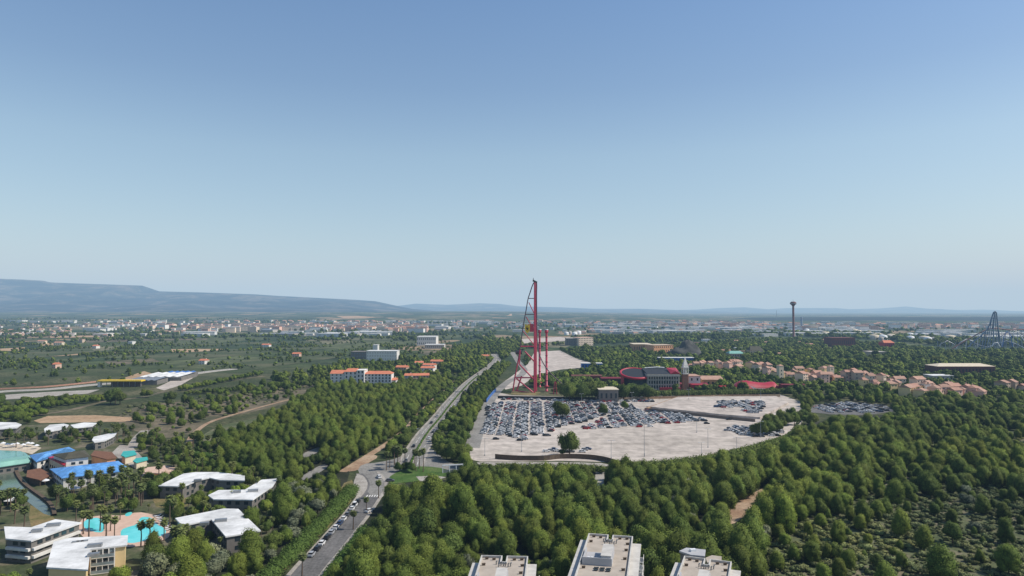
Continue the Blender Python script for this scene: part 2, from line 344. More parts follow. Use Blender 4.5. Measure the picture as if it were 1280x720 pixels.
def trunkmesh(name, H, r, seed, m, limbs=4, top=.6):
    rs = random.Random(seed); b = MB(); bx, by = rs.uniform(-.5, .5), rs.uniform(-.5, .5)
    b.tube([(0,0,-.4),(bx*.3,by*.3,H*.2),(bx,by,H*top)], [r*1.25, r, r*.5], 7)
    for i in range(limbs):
        a = rs.uniform(0, 6.28); z = H*rs.uniform(.28, .5); l = H*rs.uniform(.2, .32)
        b.tube([(bx*.5,by*.5,z),(bx*.5+math.cos(a)*l*.6, by*.5+math.sin(a)*l*.6, z+l*.4),(bx*.5+math.cos(a)*l, by*.5+math.sin(a)*l, z+l*.9)], [r*.5, r*.35, r*.15], 5)
    return b.mesh(name, [m])
def palm_crown(name, seed, H, m, L=2.3, n=46):
    rs = np.random.RandomState(seed); Q = []; T = []
    for i in range(n):
        a = i*2.39996; el = 1.25-2.1*(i/n)**.85+rs.uniform(-.1, .1)
        dx, dy = math.cos(a), math.sin(a); l = L*rs.uniform(.85, 1.1)
        p = np.array([0, 0, H]); seg = 5; pts = [p.copy()]; e = el
        for s in range(seg):
            p = p+np.array([dx*math.cos(e), dy*math.cos(e), math.sin(e)])*l/seg; pts.append(p.copy()); e -= .24
        side = np.array([-dy, dx, 0]); wd = [.10, .42, .62, .6, .4, .06]
        for s in range(seg):
            for sg in (-1, 1):
                w0, w1 = wd[s]*sg, wd[s+1]*sg; dr = np.array([0, 0, -.28])
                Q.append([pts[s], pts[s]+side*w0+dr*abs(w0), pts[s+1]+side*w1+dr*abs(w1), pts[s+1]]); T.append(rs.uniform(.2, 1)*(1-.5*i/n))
    return leafmesh(name, (np.array(Q), np.array(T)), [((0, 0, H), (.45, .45, .55))], m)
def palm_trunk(name, seed, H, m):
    b = MB(); rs = random.Random(seed); bx = rs.uniform(-.4, .4)
    b.tube([(0,0,-.3),(0,0,.4),(bx*.4,0,H*.5),(0,0,H-1.3),(0,0,H-.9),(0,0,H)], [.42,.30,.22,.19,.48,.42], 9)
    return b.mesh(name, [m])
def bush_row(name, pts, w, h, seed, m, leaf=.28, dens=16):
    """clipped or loose hedge following a line, one mesh"""
    rs = np.random.RandomState(seed); Q = []; T = []; cores = []
    for i in range(len(pts)-1):
        a, c = Vector(pts[i][:2]), Vector(pts[i+1][:2]); n = max(1, int((c-a).length/(w*.45)))
        for k in range(n):
            p = a.lerp(c, k/n); r = (w*.5*rs.uniform(.85, 1.1), w*.5*rs.uniform(.85, 1.1), h*.56*rs.uniform(.9, 1.08))
            cc = (p.x+rs.uniform(-.1, .1)*w, p.y+rs.uniform(-.1, .1)*w, h*.46)
            q, t = leaves_on(rs, cc, r, int(dens*w*h), leaf, low=-.3); Q.append(q); T.append(t); cores.append((cc, tuple(.86*x for x in r)))
    return leafmesh(name, (np.concatenate(Q), np.concatenate(T)), cores, m)
# kinds: name -> list of (crown mesh, trunk mesh); natural height/radius baked in, scaled by instance
KIND = {}
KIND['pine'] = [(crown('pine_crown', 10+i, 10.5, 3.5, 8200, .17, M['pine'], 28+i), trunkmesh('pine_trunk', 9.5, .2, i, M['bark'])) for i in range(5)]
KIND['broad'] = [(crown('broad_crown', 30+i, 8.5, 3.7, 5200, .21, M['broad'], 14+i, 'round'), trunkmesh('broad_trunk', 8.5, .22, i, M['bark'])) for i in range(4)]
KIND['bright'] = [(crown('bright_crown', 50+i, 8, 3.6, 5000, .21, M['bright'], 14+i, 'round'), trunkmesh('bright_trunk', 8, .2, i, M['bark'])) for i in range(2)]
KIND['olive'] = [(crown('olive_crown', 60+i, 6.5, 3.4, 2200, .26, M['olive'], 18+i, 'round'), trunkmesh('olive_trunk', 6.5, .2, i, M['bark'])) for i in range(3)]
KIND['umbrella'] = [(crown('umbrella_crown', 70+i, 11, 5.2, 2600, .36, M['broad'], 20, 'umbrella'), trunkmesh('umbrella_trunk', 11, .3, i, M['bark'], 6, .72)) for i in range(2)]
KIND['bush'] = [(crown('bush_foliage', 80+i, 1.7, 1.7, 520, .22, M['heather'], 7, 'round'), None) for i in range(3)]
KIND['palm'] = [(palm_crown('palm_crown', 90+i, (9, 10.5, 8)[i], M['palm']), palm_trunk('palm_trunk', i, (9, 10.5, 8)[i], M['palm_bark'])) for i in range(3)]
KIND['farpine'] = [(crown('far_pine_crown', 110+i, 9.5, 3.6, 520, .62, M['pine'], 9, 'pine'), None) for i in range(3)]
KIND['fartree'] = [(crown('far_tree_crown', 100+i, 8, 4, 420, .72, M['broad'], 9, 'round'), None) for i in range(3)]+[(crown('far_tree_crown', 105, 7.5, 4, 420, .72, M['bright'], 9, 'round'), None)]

# ---------------------------------------------------------------- instanced stuff (one object)
def scatter_stuff(name, pts, protos, label, cat):
    """pts: list of (x,y,z,scale,rz). protos: objects already standing in the scene."""
    me = bpy.data.meshes.new(name); me.from_pydata([p[:3] for p in pts], [], [])
    srn = random.Random(len(pts)); wv = 0 if 'car' in name or 'house' in name else .2
    a = me.attributes.new('psc', 'FLOAT_VECTOR', 'POINT'); a.data.foreach_set('vector', [c for p in pts for c in (p[3]*srn.uniform(1-wv, 1+wv), p[3]*srn.uniform(1-wv, 1+wv), p[3]*srn.uniform(1-wv*1.2, 1+wv*.6))])
    a = me.attributes.new('prz', 'FLOAT_VECTOR', 'POINT'); a.data.foreach_set('vector', [c for p in pts for c in (0, 0, p[4])])
    o = bpy.data.objects.new(name, me); COL.objects.link(o)
    ng = bpy.data.node_groups.new(name, 'GeometryNodeTree')
    ng.interface.new_socket('Geometry', in_out='INPUT', socket_type='NodeSocketGeometry')
    ng.interface.new_socket('Geometry', in_out='OUTPUT', socket_type='NodeSocketGeometry')
    N = ng.nodes; L = ng.links.new
    gi = N.new('NodeGroupInput'); go = N.new('NodeGroupOutput'); ip = N.new('GeometryNodeInstanceOnPoints'); jn = N.new('GeometryNodeJoinGeometry')
    for p in protos:
        oi = N.new('GeometryNodeObjectInfo'); oi.inputs['Object'].default_value = p; oi.inputs['As Instance'].default_value = True
        L(oi.outputs['Geometry'], jn.inputs[0])
    L(gi.outputs[0], ip.inputs['Points']); L(jn.outputs[0], ip.inputs['Instance']); ip.inputs['Pick Instance'].default_value = True
    rv = N.new('FunctionNodeRandomValue'); rv.data_type = 'INT'; rv.inputs[4].default_value = 0; rv.inputs[5].default_value = len(protos)-1
    L(rv.outputs[2], ip.inputs['Instance Index'])
    s = N.new('GeometryNodeInputNamedAttribute'); s.data_type = 'FLOAT_VECTOR'; s.inputs[0].default_value = 'psc'; L(s.outputs[0], ip.inputs['Scale'])
    r = N.new('GeometryNodeInputNamedAttribute'); r.data_type = 'FLOAT_VECTOR'; r.inputs[0].default_value = 'prz'; L(r.outputs[0], ip.inputs['Rotation'])
    L(ip.outputs[0], go.inputs[0])
    md = o.modifiers.new('scatter', 'NODES'); md.node_group = ng
    return tag(o, label, cat, kind='stuff')

# ---------------------------------------------------------------- ground zones
def inpoly(x, y, pts):
    c = False; n = len(pts); j = n-1
    for i in range(n):
        xi, yi = pts[i]; xj, yj = pts[j]
        if (yi > y) != (yj > y) and x < (xj-xi)*(y-yi)/(yj-yi)+xi: c = not c
        j = i
    return c
EXCL = []          # (xmin,xmax,ymin,ymax,pts)
def exclude(pts, grow=0, front=0, vis=False):
    if grow or front:
        cx = sum(p[0] for p in pts)/len(pts); cy = sum(p[1] for p in pts)/len(pts); q = []
        for x, y in pts:
            d = math.hypot(x-cx, y-cy) or 1; x2, y2 = x+(x-cx)/d*grow, y+(y-cy)/d*grow
            if y < cy: k = front/math.hypot(cx, cy); x2 -= cx*k; y2 -= cy*k
            q.append((x2, y2))
        pts = q
    EXCL.append((min(p[0] for p in pts), max(p[0] for p in pts), min(p[1] for p in pts), max(p[1] for p in pts), pts, vis))
def blocked(x, y, h=0):
    k = HC/(HC-h*.85) if h else 1; T = [1+(k-1)*i/7 for i in range(8)] if h else [1]
    for a, b, c, d, pts, vis in EXCL:
        for t in (T if vis else (1,)):
            X, Y = x*t, y*t
            if a <= X <= b and c <= Y <= d and inpoly(X, Y, pts): return True
    return False
def chaikin(pts, n=2, closed=True):
    for _ in range(n):
        q = []; m = len(pts)
        for i in range(m if closed else m-1):
            a, b = pts[i], pts[(i+1) % m]
            q += [(a[0]*.75+b[0]*.25, a[1]*.75+b[1]*.25), (a[0]*.25+b[0]*.75, a[1]*.25+b[1]*.75)]
        pts = q if closed else [pts[0]]+q+[pts[-1]]
    return pts
def sheet(name, px, z, m, ex=True, smooth=0, kind='structure', label=None, cat=None, thick=0):
    w = [G(a, b) for a, b in px]
    if smooth: w = chaikin(w, smooth)
    if ex: exclude(w, vis=True)
    b = MB()
    n = len(w); ar = sum(w[i][0]*w[(i+1)%n][1]-w[(i+1)%n][0]*w[i][1] for i in range(n))
    if ar < 0: w = w[::-1]
    if thick: b.prism(w, z-thick, z)
    else: b.add([(x, y, z+hgt(x, y)) for x, y in w], [tuple(range(n))])
    return b.build(name, m, kind=kind, label=label, cat=cat)
def spline(px, step=3.0):
    w = [Vector(G(a, b)).to_3d() for a, b in px]; out = []
    for i in range(len(w)-1):
        p0, p1, p2, p3 = w[max(i-1,0)], w[i], w[i+1], w[min(i+2,len(w)-1)]
        n = max(2, int((p2-p1).length/step))
        for k in range(n):
            t = k/n
            out.append(.5*((2*p1)+(p2-p0)*t+(2*p0-5*p1+4*p2-p3)*t*t+(3*p1-p0-3*p2+p3)*t**3))
    out.append(w[-1]); return [(p.x, p.y) for p in out]
def offset(path, d):
    q = []
    for i in range(len(path)):
        a = path[max(i-1,0)]; b = path[min(i+1,len(path)-1)]; dx, dy = b[0]-a[0], b[1]-a[1]; l = math.hypot(dx, dy) or 1
        q.append((path[i][0]+dy/l*d, path[i][1]-dx/l*d))
    return q
def ribbon(name, path, d0, d1, z, m, ex=True, thick=0, kind='structure', dash=None):
    """strip between offsets d0..d1 (right positive) of a path"""
    A = offset(path, d0); B = offset(path, d1); b = MB()
    if ex: exclude(A+B[::-1], vis=True)
    if dash:
        acc = 0
        for i in range(len(path)-1):
            l = math.hypot(path[i+1][0]-path[i][0], path[i+1][1]-path[i][1]); acc += l
            if acc % (dash*2) < dash: b.add([(*A[i], z), (*B[i], z), (*B[i+1], z), (*A[i+1], z)], [(0,1,2,3)])
    else:
        n = len(path); vs = [(*p, z+hgt(*p)) for p in A]+[(*p, z+hgt(*p)) for p in B]
        b.add(vs, [(i, n+i, n+i+1, i+1) for i in range(n-1)])
        if thick:
            for S in (A, B):
                b.add([(*p, z) for p in S]+[(*p, z-thick) for p in S], [(i, i+1, n+i+1, n+i) for i in range(n-1)])
    return b.build(name, m, kind=kind)
# ---------------------------------------------------------------- terrain
def build_ground():
    ys = [-250, -100, 0]+[100*i for i in range(1, 30)]+list(np.linspace(3000, 10000, 40))+[12000, 16000, 22000, 30000, 42000, 60000]
    b = MB(); us = np.linspace(-1, 1, 61); vs = []
    for y in ys:
        half = 500+1.25*max(y, 0)
        for u in us: x = u*half; vs.append((x, y, hgt(x, y)))
    n = len(us)
    b.add(vs, [(j*n+i, j*n+i+1, (j+1)*n+i+1, (j+1)*n+i) for j in range(len(ys)-1) for i in range(n-1)], 0, True)
    b.build('ground', M['ground'], kind='structure')
build_ground()
def ridge(name, px, D, depth, m, seed, lift=1.0, rough=1.0):
    pts = [(P(a, b, D).x, P(a, b, D).z) for a, b in px]
    xs = [p[0] for p in pts]; zs = [p[1] for p in pts]
    x0, x1 = xs[0], xs[-1]; n = 260; rows = 26; b = MB(); vs = []
    for j in range(rows):
        t = j/(rows-1); y = D-depth+depth*t if t <= 1 else D
        for i in range(n):
            x = x0+(x1-x0)*i/(n-1); zr = float(np.interp(x, xs, zs)); base = hgt(x, y)-2
            g = mnoise.fractal(Vector((x*.0011, y*.0011, seed)), 1.0, 2.1, 6)
            prof = t**1.35
            z = base+(zr-base)*prof*(1+(.55*g*rough)*(1-t)*1.6)+ (g*14*rough if t > .02 else 0)*min(1, 3*(1-t)+.15)
            vs.append((x*(y/D) if False else x, y, max(z, base-10 if t < .1 else base)))
    for i in range(n):
        x = x0+(x1-x0)*i/(n-1); vs.append((x, D+depth*.8, -40))
    b.add(vs, [(j*n+i, j*n+i+1, (j+1)*n+i+1, (j+1)*n+i) for j in range(rows) for i in range(n-1)], 0, True)
    b.build(name, m, kind='structure')
ridge('hills', [(-420,352),(-200,346),(-60,350),(0,348.5),(30,349.5),(55,351),(62,353),(120,355),(178,357),(186,361),(194,364),(250,365.5),(320,368),(350,370),(430,374),(470,376.5),(490,381),(515,386),(560,390)], 13500, 5200, M['hill'], 3)
ridge('hills', [(380,388),(440,384),(485,383),(500,382),(520,379.5),(560,381),(600,379),(625,380),(650,383),(700,384),(740,386),(800,386),(860,388),(900,389)], 23000, 5000, M['hill'], 11, rough=.6)
ridge('hills', [(760,390),(820,388),(870,387),(900,385),(930,384),(960,386.5),(985,385),(1010,385),(1045,385),(1062,386.5),(1100,385.5),(1120,384),(1132,383),(1142,384),(1160,386),(1200,387.5),(1232,387),(1260,389),(1400,388),(1600,390)], 27000, 4500, M['hill'], 21, rough=.5)
ridge('hills', [(900,399),(940,397.3),(1000,396.4),(1100,396),(1200,396.4),(1280,396),(1400,396),(1700,398)], 6400, 1500, M['hill_dark'], 31, rough=.25)

# ---------------------------------------------------------------- roads, lots, paths, fields
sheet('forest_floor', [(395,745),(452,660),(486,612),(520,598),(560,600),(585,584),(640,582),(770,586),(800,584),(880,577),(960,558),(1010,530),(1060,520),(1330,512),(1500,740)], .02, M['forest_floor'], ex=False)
sheet('heath', [(905,745),(930,700),(962,682),(1000,655),(1070,625),(1120,600),(1130,560),(1190,535),(1330,525),(1500,745)], .04, M['heath'], ex=False, smooth=2)
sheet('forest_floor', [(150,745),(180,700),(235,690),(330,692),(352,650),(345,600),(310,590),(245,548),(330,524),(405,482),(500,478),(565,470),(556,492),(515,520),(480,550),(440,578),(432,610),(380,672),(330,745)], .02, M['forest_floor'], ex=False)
sheet('scrubland', [(140,530),(160,508),(250,500),(330,486),(400,476),(420,486),(330,512),(250,530),(235,550),(190,545)], .03, M['scrub'], ex=False, smooth=2)
sheet('heath', [(245,556),(262,535),(330,520),(352,530),(300,548),(270,562)], .04, M['heath'], ex=False, smooth=2)
# main avenue: one carriageway from the south, a roundabout, then the long avenue north
south = spline([(345,775),(388,716),(412,688),(432,664),(450,642),(464,622),(471,610),(470,600),(462,591)], 2.5)
ribbon('road', south, -3.3, 3.1, .05, M['asphalt'])
ribbon('pavement', south, 3.15, 4.5, .16, M['pavement'], thick=.2)
ribbon('pavement', south, -6.7, -5.35, .16, M['pavement'], thick=.2)
sheet('road', [(446,590),(452,580),(475,578),(500,572),(512,562),(530,558),(546,564),(556,576),(580,584),(580,590),(560,589),(540,586),(520,584),(500,590),(484,602),(486,612),(478,620),(458,618),(462,604)], .054, M['asphalt_light'], smooth=1)
sheet('traffic_island', [(446,592),(456,596),(461,607),(452,622),(444,622),(441,606)], .17, M['pavement'], thick=.2, smooth=1)
sheet('lawn', [(484,598),(500,588),(518,583),(545,584),(562,588),(568,592),(545,598),(520,602),(500,604),(488,606)], .17, M['lawn'], thick=.2, smooth=1)
sheet('path', [(520,596),(545,595),(558,597),(548,600),(525,602)], .19, M['pavement'], ex=False)
avenue_px = [(512,584),(522,562),(535,541),(550,523),(563,506),(575,492),(586,480),(598,470),(610,461),(619,452.5),(621,447),(617,442.5)]
avenue = spline(avenue_px, 4)
ribbon('road', avenue, -5.7, -.8, .057, M['asphalt_light'])
ribbon('road', avenue, .8, 5.7, .0575, M['asphalt_light'])
ribbon('pavement', avenue, -.75, .75, .16, M['pavement'], thick=.2, ex=False)
ribbon('pavement', avenue, -7.2, -5.8, .16, M['pavement'], thick=.2)
ribbon('pavement', avenue, 5.8, 6.9, .16, M['pavement'], thick=.2)
for off in (-3.3, 3.3): ribbon('road_marking', avenue, off-.12, off+.12, .066, M['white_wall'], ex=False, dash=3)
cr = offset(south, 0)
for (cx, cy, a0) in ((468.5,620,0), ):
    b = MB(); x, y = G(cx, cy)
    for k in range(7): b.obox((x-3.3+k*1.1, y), math.pi/2, 2.8, .5, .056, .062)
    b.build('zebra_crossing', M['white_wall'], kind='structure')
# dirt path left of the avenue
dirt = spline([(428,590),(447,578),(466,566),(482,556),(498,545),(511,533),(522,520),(534,508),(548,495),(563,484),(570,476)], 3)
ribbon('dirt_path', dirt, -2.3, 2.3, .045, M['dirt'])
sheet('dirt_path', [(432,590),(446,577),(466,568),(474,571),(460,579),(448,588)], .049, M['dirt'], smooth=1)
# grassy verge south of the roundabout
sheet('dry_grass', [(430,604),(440,600),(445,612),(438,628),(412,658),(378,690),(342,728),(315,745),(345,700),(385,660),(415,630)], .04, M['dry_grass'])
sheet('path', [(375,597),(392,586),(404,580),(412,582),(398,592),(380,601)], .05, M['asphalt_light'], smooth=1)
sheet('path', [(376,568),(400,558),(404,562),(382,573)], .05, M['asphalt_light'])
# service road between the avenue and the car park, up to the coaster
service = spline([(590,560),(598,535),(607,512),(618,493),(634,478),(650,470),(655,462),(648,452),(640,440)], 4)
ribbon('road', service, -4.5, 4.5, .062, M['asphalt_light'])
sheet('gravel', [(626,480),(640,470),(660,455),(668,440),(700,438),(720,448),(740,454),(735,459),(700,462),(672,468),(652,482),(632,487)], .03, M['carpark2'])
sheet('gravel', [(650,424),(700,421),(712,423),(706,426),(655,429)], .05, M['carpark2'])
sheet('car_park', [(581,573),(588,545),(597,520),(611,497),(624,491),(640,494),(745,497),(830,495),(905,494),(975,493),(1003,503),(1000,520),(987,541),(955,553),(905,565),(860,573),(800,579),(770,578),(700,576),(640,577),(600,577)], .05, M['carpark'])
sheet('car_park', [(808,510),(848,498),(970,497),(985,505),(950,524),(900,520)], 1.5, M['carpark2'], thick=1.5)
sheet('path', [(596,578),(640,577.5),(700,577.5),(752,579),(766,582),(740,585),(600,583)], .07, M['pavement'])
sheet('path', [(741,611),(745,590),(757,590),(756,602),(750,613)], .06, M['pavement'])
sheet('dirt_path', [(902,655),(908,638),(930,622),(958,608),(962,614),(942,630),(930,646),(914,657)], .06, M['dirt'], smooth=1)
# left background: fields, railway line
sheet('ploughed_field', [(42,526),(60,520),(120,519),(166,522),(162,527),(100,528),(50,529)], .06, M['dry_field'])
for pts, m_ in (([(214,436.5),(278,436),(279,440),(215,440.5)],'dry_field'), ([(52,429),(82,428.5),(80,431.5),(50,432)],'dry_field'), ([(105,426),(165,424.5),(163,427),(104,428.5)],'scrub'),
                ([(120,440),(205,437),(206,440),(124,443.5)],'scrub'), ([(0,436),(32,434),(30,438),(0,439)],'dry_field'), ([(145,476),(180,464),(190,467),(170,475)],'dry_field'),
                ([(0,455),(90,450),(95,454),(0,460)],'orchard'), ([(130,452),(250,444),(262,447),(140,457)],'scrub'), ([(20,445),(100,441),(110,443),(25,448)],'dry_field'), ([(300,428),(400,426),(400,428),(300,430.5)],'orchard'),
                ([(60,420),(150,419),(150,421),(60,422.5)],'dry_field'), ([(200,430),(300,428.5),(300,431),(200,433)],'orchard'), ([(0,424),(70,423),(70,425.5),(0,426.5)],'orchard'), ([(280,437),(360,434),(365,437),(285,441)],'scrub'), ([(440,425),(520,423),(520,425),(440,427)],'orchard'),
                ([(520,440),(580,435),(590,440),(540,446)],'scrub'), ([(525,433),(560,431.5),(570,434),(530,436)],'scrub'), ([(600,402),(700,401),(690,403),(600,404)],'scrub'),
                ([(420,399.5),(640,397.5),(640,399),(430,401)],'dry_field'), ([(300,452),(420,440),(430,446),(320,462)],'orchard'), ([(180,444),(400,430),(410,436),(200,452)],'orchard'),
                ([(0,440),(110,434),(120,440),(0,452)],'orchard'), ([(180,424),(260,423),(258,425),(178,426)],'scrub')):
    fz = globals().get('fz', .08)+.012; sheet('field', pts, fz, M[m_], ex=False)
rail = spline([(-60,497),(0,490),(60,487),(120,481),(180,477),(225,470),(260,465),(292,461.5)], 8)
ribbon('railway_bed', rail, -7, 7, .6, M['concrete'], thick=.6)
for off in (-3.2, -1.7, 1.7, 3.2): ribbon('railway_track', rail, off-.12, off+.12, .72, M['rust'], ex=False)
sheet('paved_yard', [(0,500),(60,496),(110,492),(125,487),(60,490),(0,494)], .1, M['pavement'])
sheet('paved_yard', [(195,485),(218,474),(242,472),(225,482),(205,488)], .1, M['carpark2'])
lpath = spline([(236,560),(240,545),(262,528),(300,516),(340,505),(372,497)], 4)
ribbon('dirt_path', lpath, -1.7, 1.7, .06, M['dirt'])
ribbon('dirt_path', spline([(40,520),(90,512),(130,502),(180,496),(230,484),(330,470)], 5), -3, 3, .05, M['scrub'])
ribbon('path', spline([(165,560),(172,548),(182,538)], 4), -3, 3, .06, M['pavement'])
# resort ground, lagoon, bay, pool
sheet('resort_ground', [(-40,745),(-40,535),(60,530),(150,535),(190,548),(230,580),(310,592),(352,605),(345,650),(328,692),(250,690),(190,680),(160,745)], .03, patchy('resort_ground_cover', [(.05,.07,.03),(.09,.10,.05),(.20,.17,.12)], .06, .6), ex=False)
sheet('lawn', [(190,622),(215,618),(245,625),(228,636),(195,634)], .06, M['dry_grass'], ex=False)
sheet('lawn', [(36,646),(38,632),(55,634),(70,650),(60,660),(40,664)], .06, M['dry_grass'])
sheet('lagoon', [(-40,600),(0,588),(20,588),(32,605),(48,618),(62,628),(68,640),(60,646),(40,632),(22,616),(0,612),(-40,612)], .08, M['lagoon'], smooth=1)
sheet('lagoon', [(0,590),(22,588),(30,600),(44,614),(64,628),(67,642),(48,634),(30,622),(20,612),(0,606)], .084, M['lagoon'])
sheet('bay', [(-40,558),(0,562),(25,563),(34,567),(36,573),(0,585),(-40,590)], .08, M['bay'], smooth=1)
sheet('beach', [(-40,560),(0,563),(25,564),(40,568),(52,560),(40,556),(15,555),(-40,553)], .12, M['sand'])
sheet('pool_terrace', [(100,672),(98,655),(104,648),(130,644),(155,645),(172,640),(190,643),(208,650),(214,664),(210,674),(190,681),(165,684),(150,684),(130,680)], .12, M['pool_deck'], smooth=1)
sheet('pool', [(150,663),(160,659),(172,656),(175,646),(190,647),(194,655),(207,661),(208,668),(190,674),(178,677),(163,680),(152,676)], .13, M['pool'], smooth=2, ex=False)
sheet('pool', [(104,653),(110,649),(122,647),(130,651),(131,660),(128,667),(112,664),(105,660)], .13, M['pool'], smooth=2, ex=False)
sheet('pool', [(156,643),(162,640),(166,641),(163,645),(157,646)], .14, M['pool'], smooth=1, ex=False)
sheet('terrace', [(176,603),(180,586),(206,582),(224,586),(222,600),(205,606),(188,604)], .12, M['pool_deck'])
sheet('terrace', [(140,566),(150,556),(165,558),(178,572),(186,580),(168,585),(150,575)], .12, M['pavement'])
# ---------------------------------------------------------------- building helpers
def ccw(p):
    n = len(p); a = sum(p[i][0]*p[(i+1)%n][1]-p[(i+1)%n][0]*p[i][1] for i in range(n))
    return p if a > 0 else p[::-1]
def inset(p, d):
    p = ccw(p); n = len(p); q = []
    for i in range(n):
        a, b, c = Vector(p[i-1]), Vector(p[i]), Vector(p[(i+1) % n])
        e1 = (b-a).normalized(); e2 = (c-b).normalized(); n1 = Vector((-e1.y, e1.x)); n2 = Vector((-e2.y, e2.x))
        m = (n1+n2); m = m.normalized() if m.length > .1 else n1; k = d/max(.35, m.dot(n1)); q.append((b.x+m.x*k, b.y+m.y*k))
    return q
def wallwins(root, foot, edges, z0, storey, rows, colw, wmat, wh=1.3, ww=1.4, name='window', gap0=.8, proud=.05):
    """individual windows standing slightly proud along chosen edges of a CCW footprint (local coordinates)"""
    cnt = 0
    for e in edges:
        a, b = Vector(foot[e]), Vector(foot[(e+1) % len(foot)]); d = (b-a); l = d.length; d.normalize(); nrm = Vector((d.y, -d.x))
        n = max(1, int((l-gap0)/colw))
        for r in range(rows):
            for k in range(n):
                c = a+d*(l/2+(k-(n-1)/2)*colw)+nrm*(proud*.5); mb = MB()
                mb.obox((c.x, c.y), math.atan2(d.y, d.x), ww, proud+.06, z0+r*storey, z0+r*storey+wh)
                mb.build(name, wmat, root); cnt += 1
                if cnt >= 98: return
def vis_edges(foot, cx, cy, minlen=3):
    out = []
    for i in range(len(foot)):
        a, b = foot[i], foot[(i+1) % len(foot)]; dx, dy = b[0]-a[0], b[1]-a[1]
        if math.hypot(dx, dy) < minlen: continue
        mx, my = (a[0]+b[0])/2+cx, (a[1]+b[1])/2+cy
        if dy*(-mx)+(-dx)*(-my) > 0: out.append(i)
    return out
def flatblock(name, label, cat, px, h, wall, roof, rows=2, group=None, over=.5, slab=.45, front=12, wmat=None, win=True, colw=3.4, wh=1.3, ww=1.6, world=None, unit=False, bands=None):
    w = ccw(world or [G(a, b, h) for a, b in px]); cx = sum(p[0] for p in w)/len(w); cy = sum(p[1] for p in w)/len(w)
    exclude(w, 1.0, front*.4); root = empty(name, (cx, cy, 0), 0, label, cat, group)
    l = [(x-cx, y-cy) for x, y in w]; foot = inset(l, over)
    b = MB(); b.prism(foot, -.3, h-slab); b.build('wall', wall, root)
    b = MB(); b.prism(l, h-slab, h); r_ = b.build('roof', roof, root)
    if win:
        st = (h-slab)/rows
        wallwins(root, foot, vis_edges(foot, cx, cy), st*.32, st, rows, colw, wmat or M['glass'], wh, ww)
    if unit:
        rr = random.Random(int(cx*7+cy)); 
        for k in range(unit):
            i = k % len(l); c = (l[i][0]*.4+l[(i+2)%len(l)][0]*.15, l[i][1]*.4+l[(i+2)%len(l)][1]*.15)
            q = MB(); q.obox(c, .3, 3.0+k, 1.6, h+.01, h+.9); q.build('roof_unit', M['metal'], root)
    return root, foot, (cx, cy)
def hiproof(name, label, cat, eaves, ez, ridge, rz, wall, roof, rows=2, over=.8, front=14, group=None, colw=3.2, fascia=None):
    e = [G(a, b, ez) for a, b in eaves]; r = [G(a, b, rz) for a, b in ridge]
    cx = sum(p[0] for p in e)/4; cy = sum(p[1] for p in e)/4; exclude(e, 1.5, front*.4)
    root = empty(name, (cx, cy, 0), 0, label, cat, group)
    L_ = [(x-cx, y-cy) for x, y in e]; K = [(x-cx, y-cy) for x, y in r]; foot = inset(L_, over)
    b = MB(); b.prism(foot, -.3, ez-.05); b.build('wall', wall, root)
    b = MB(); vs = [(*p, ez) for p in L_]+[(*p, rz) for p in K]+[(*p, ez-.3) for p in L_]
    b.add(vs, [(0,1,5,4),(1,2,5),(2,3,4,5),(3,0,4)]); b.add(vs, [(6,7,1,0),(7,8,2,1),(8,9,3,2),(9,6,0,3),(9,8,7,6)], 1 if fascia else 0)
    rf = b.build('roof', [roof]+([fascia] if fascia else []), root)
    b = MB(); b.tube([(*K[0], rz+.02), (*K[1], rz+.02)], .16, 6); b.build('ridge_cap', roof, rf)
    st = (ez-.4)/rows; wallwins(root, foot, vis_edges(foot, cx, cy), st*.3, st, rows, colw, M['glass'], 1.2, 1.7)
    return root
def house(x, y, w, d, h, rot, wall, roof, label, group, rh=2.2, hip=False, chimney=False, rows=2, name='house', cat='house', z=0, wins=True, simple=False, front=10, excl=True):
    z = z+hgt(x, y)
    b = MB(); b.box(-w/2, w/2, -d/2, d/2, -1, h); q = MB(); o = .5
    a = w*.28 if hip else 0
    vs = [(-w/2-o,-d/2-o,h),(w/2+o,-d/2-o,h),(w/2+o,d/2+o,h),(-w/2-o,d/2+o,h),(-w/2-o+a,0,h+rh),(w/2+o-a,0,h+rh)]
    fs = [(0,1,5,4),(2,3,4,5),(1,2,5),(3,0,4),(3,2,1,0)]
    if excl:
        c, s = math.cos(rot), math.sin(rot); exclude([(x+c*i-s*j, y+s*i+c*j) for i, j in ((-w/2,-d/2),(w/2,-d/2),(w/2,d/2),(-w/2,d/2))], 2, front)
    if simple:
        b.add(vs, fs, 1)
        b.box(-w*.32, w*.32, -d/2-.04, -d/2, h*.2, h*.32, 2) if h < 8 else [b.box(-w*.42, w*.42, -d/2-.05, -d/2, t, t+1.2, 2) for t in np.arange(1.4, h-1, 3.2)]
        o_ = b.build(name, [wall, roof, M['glass']], label=label, cat=cat, group=group); o_.location = (x, y, z); o_.rotation_euler = (0, 0, rot); return o_
    root = empty(name, (x, y, z), rot, label, cat, group)
    b.build('wall', wall, root); q.add(vs, fs); rf = q.build('roof', roof, root)
    if chimney: k = MB(); k.box(w*.18, w*.18+.8, -.4+d*.15, .4+d*.15, h, h+rh+.9); k.build('chimney', wall, rf)
    if wins:
        n = max(2, int(w/3.6)); st = h/rows
        for r in range(rows):
            for i in range(n):
                k = MB(); cx = (i-(n-1)/2)*w/n; k.box(cx-.6, cx+.6, -d/2-.06, -d/2+.02, r*st+st*.3, r*st+st*.3+1.3); k.build('window', M['glass'], root)
    return root
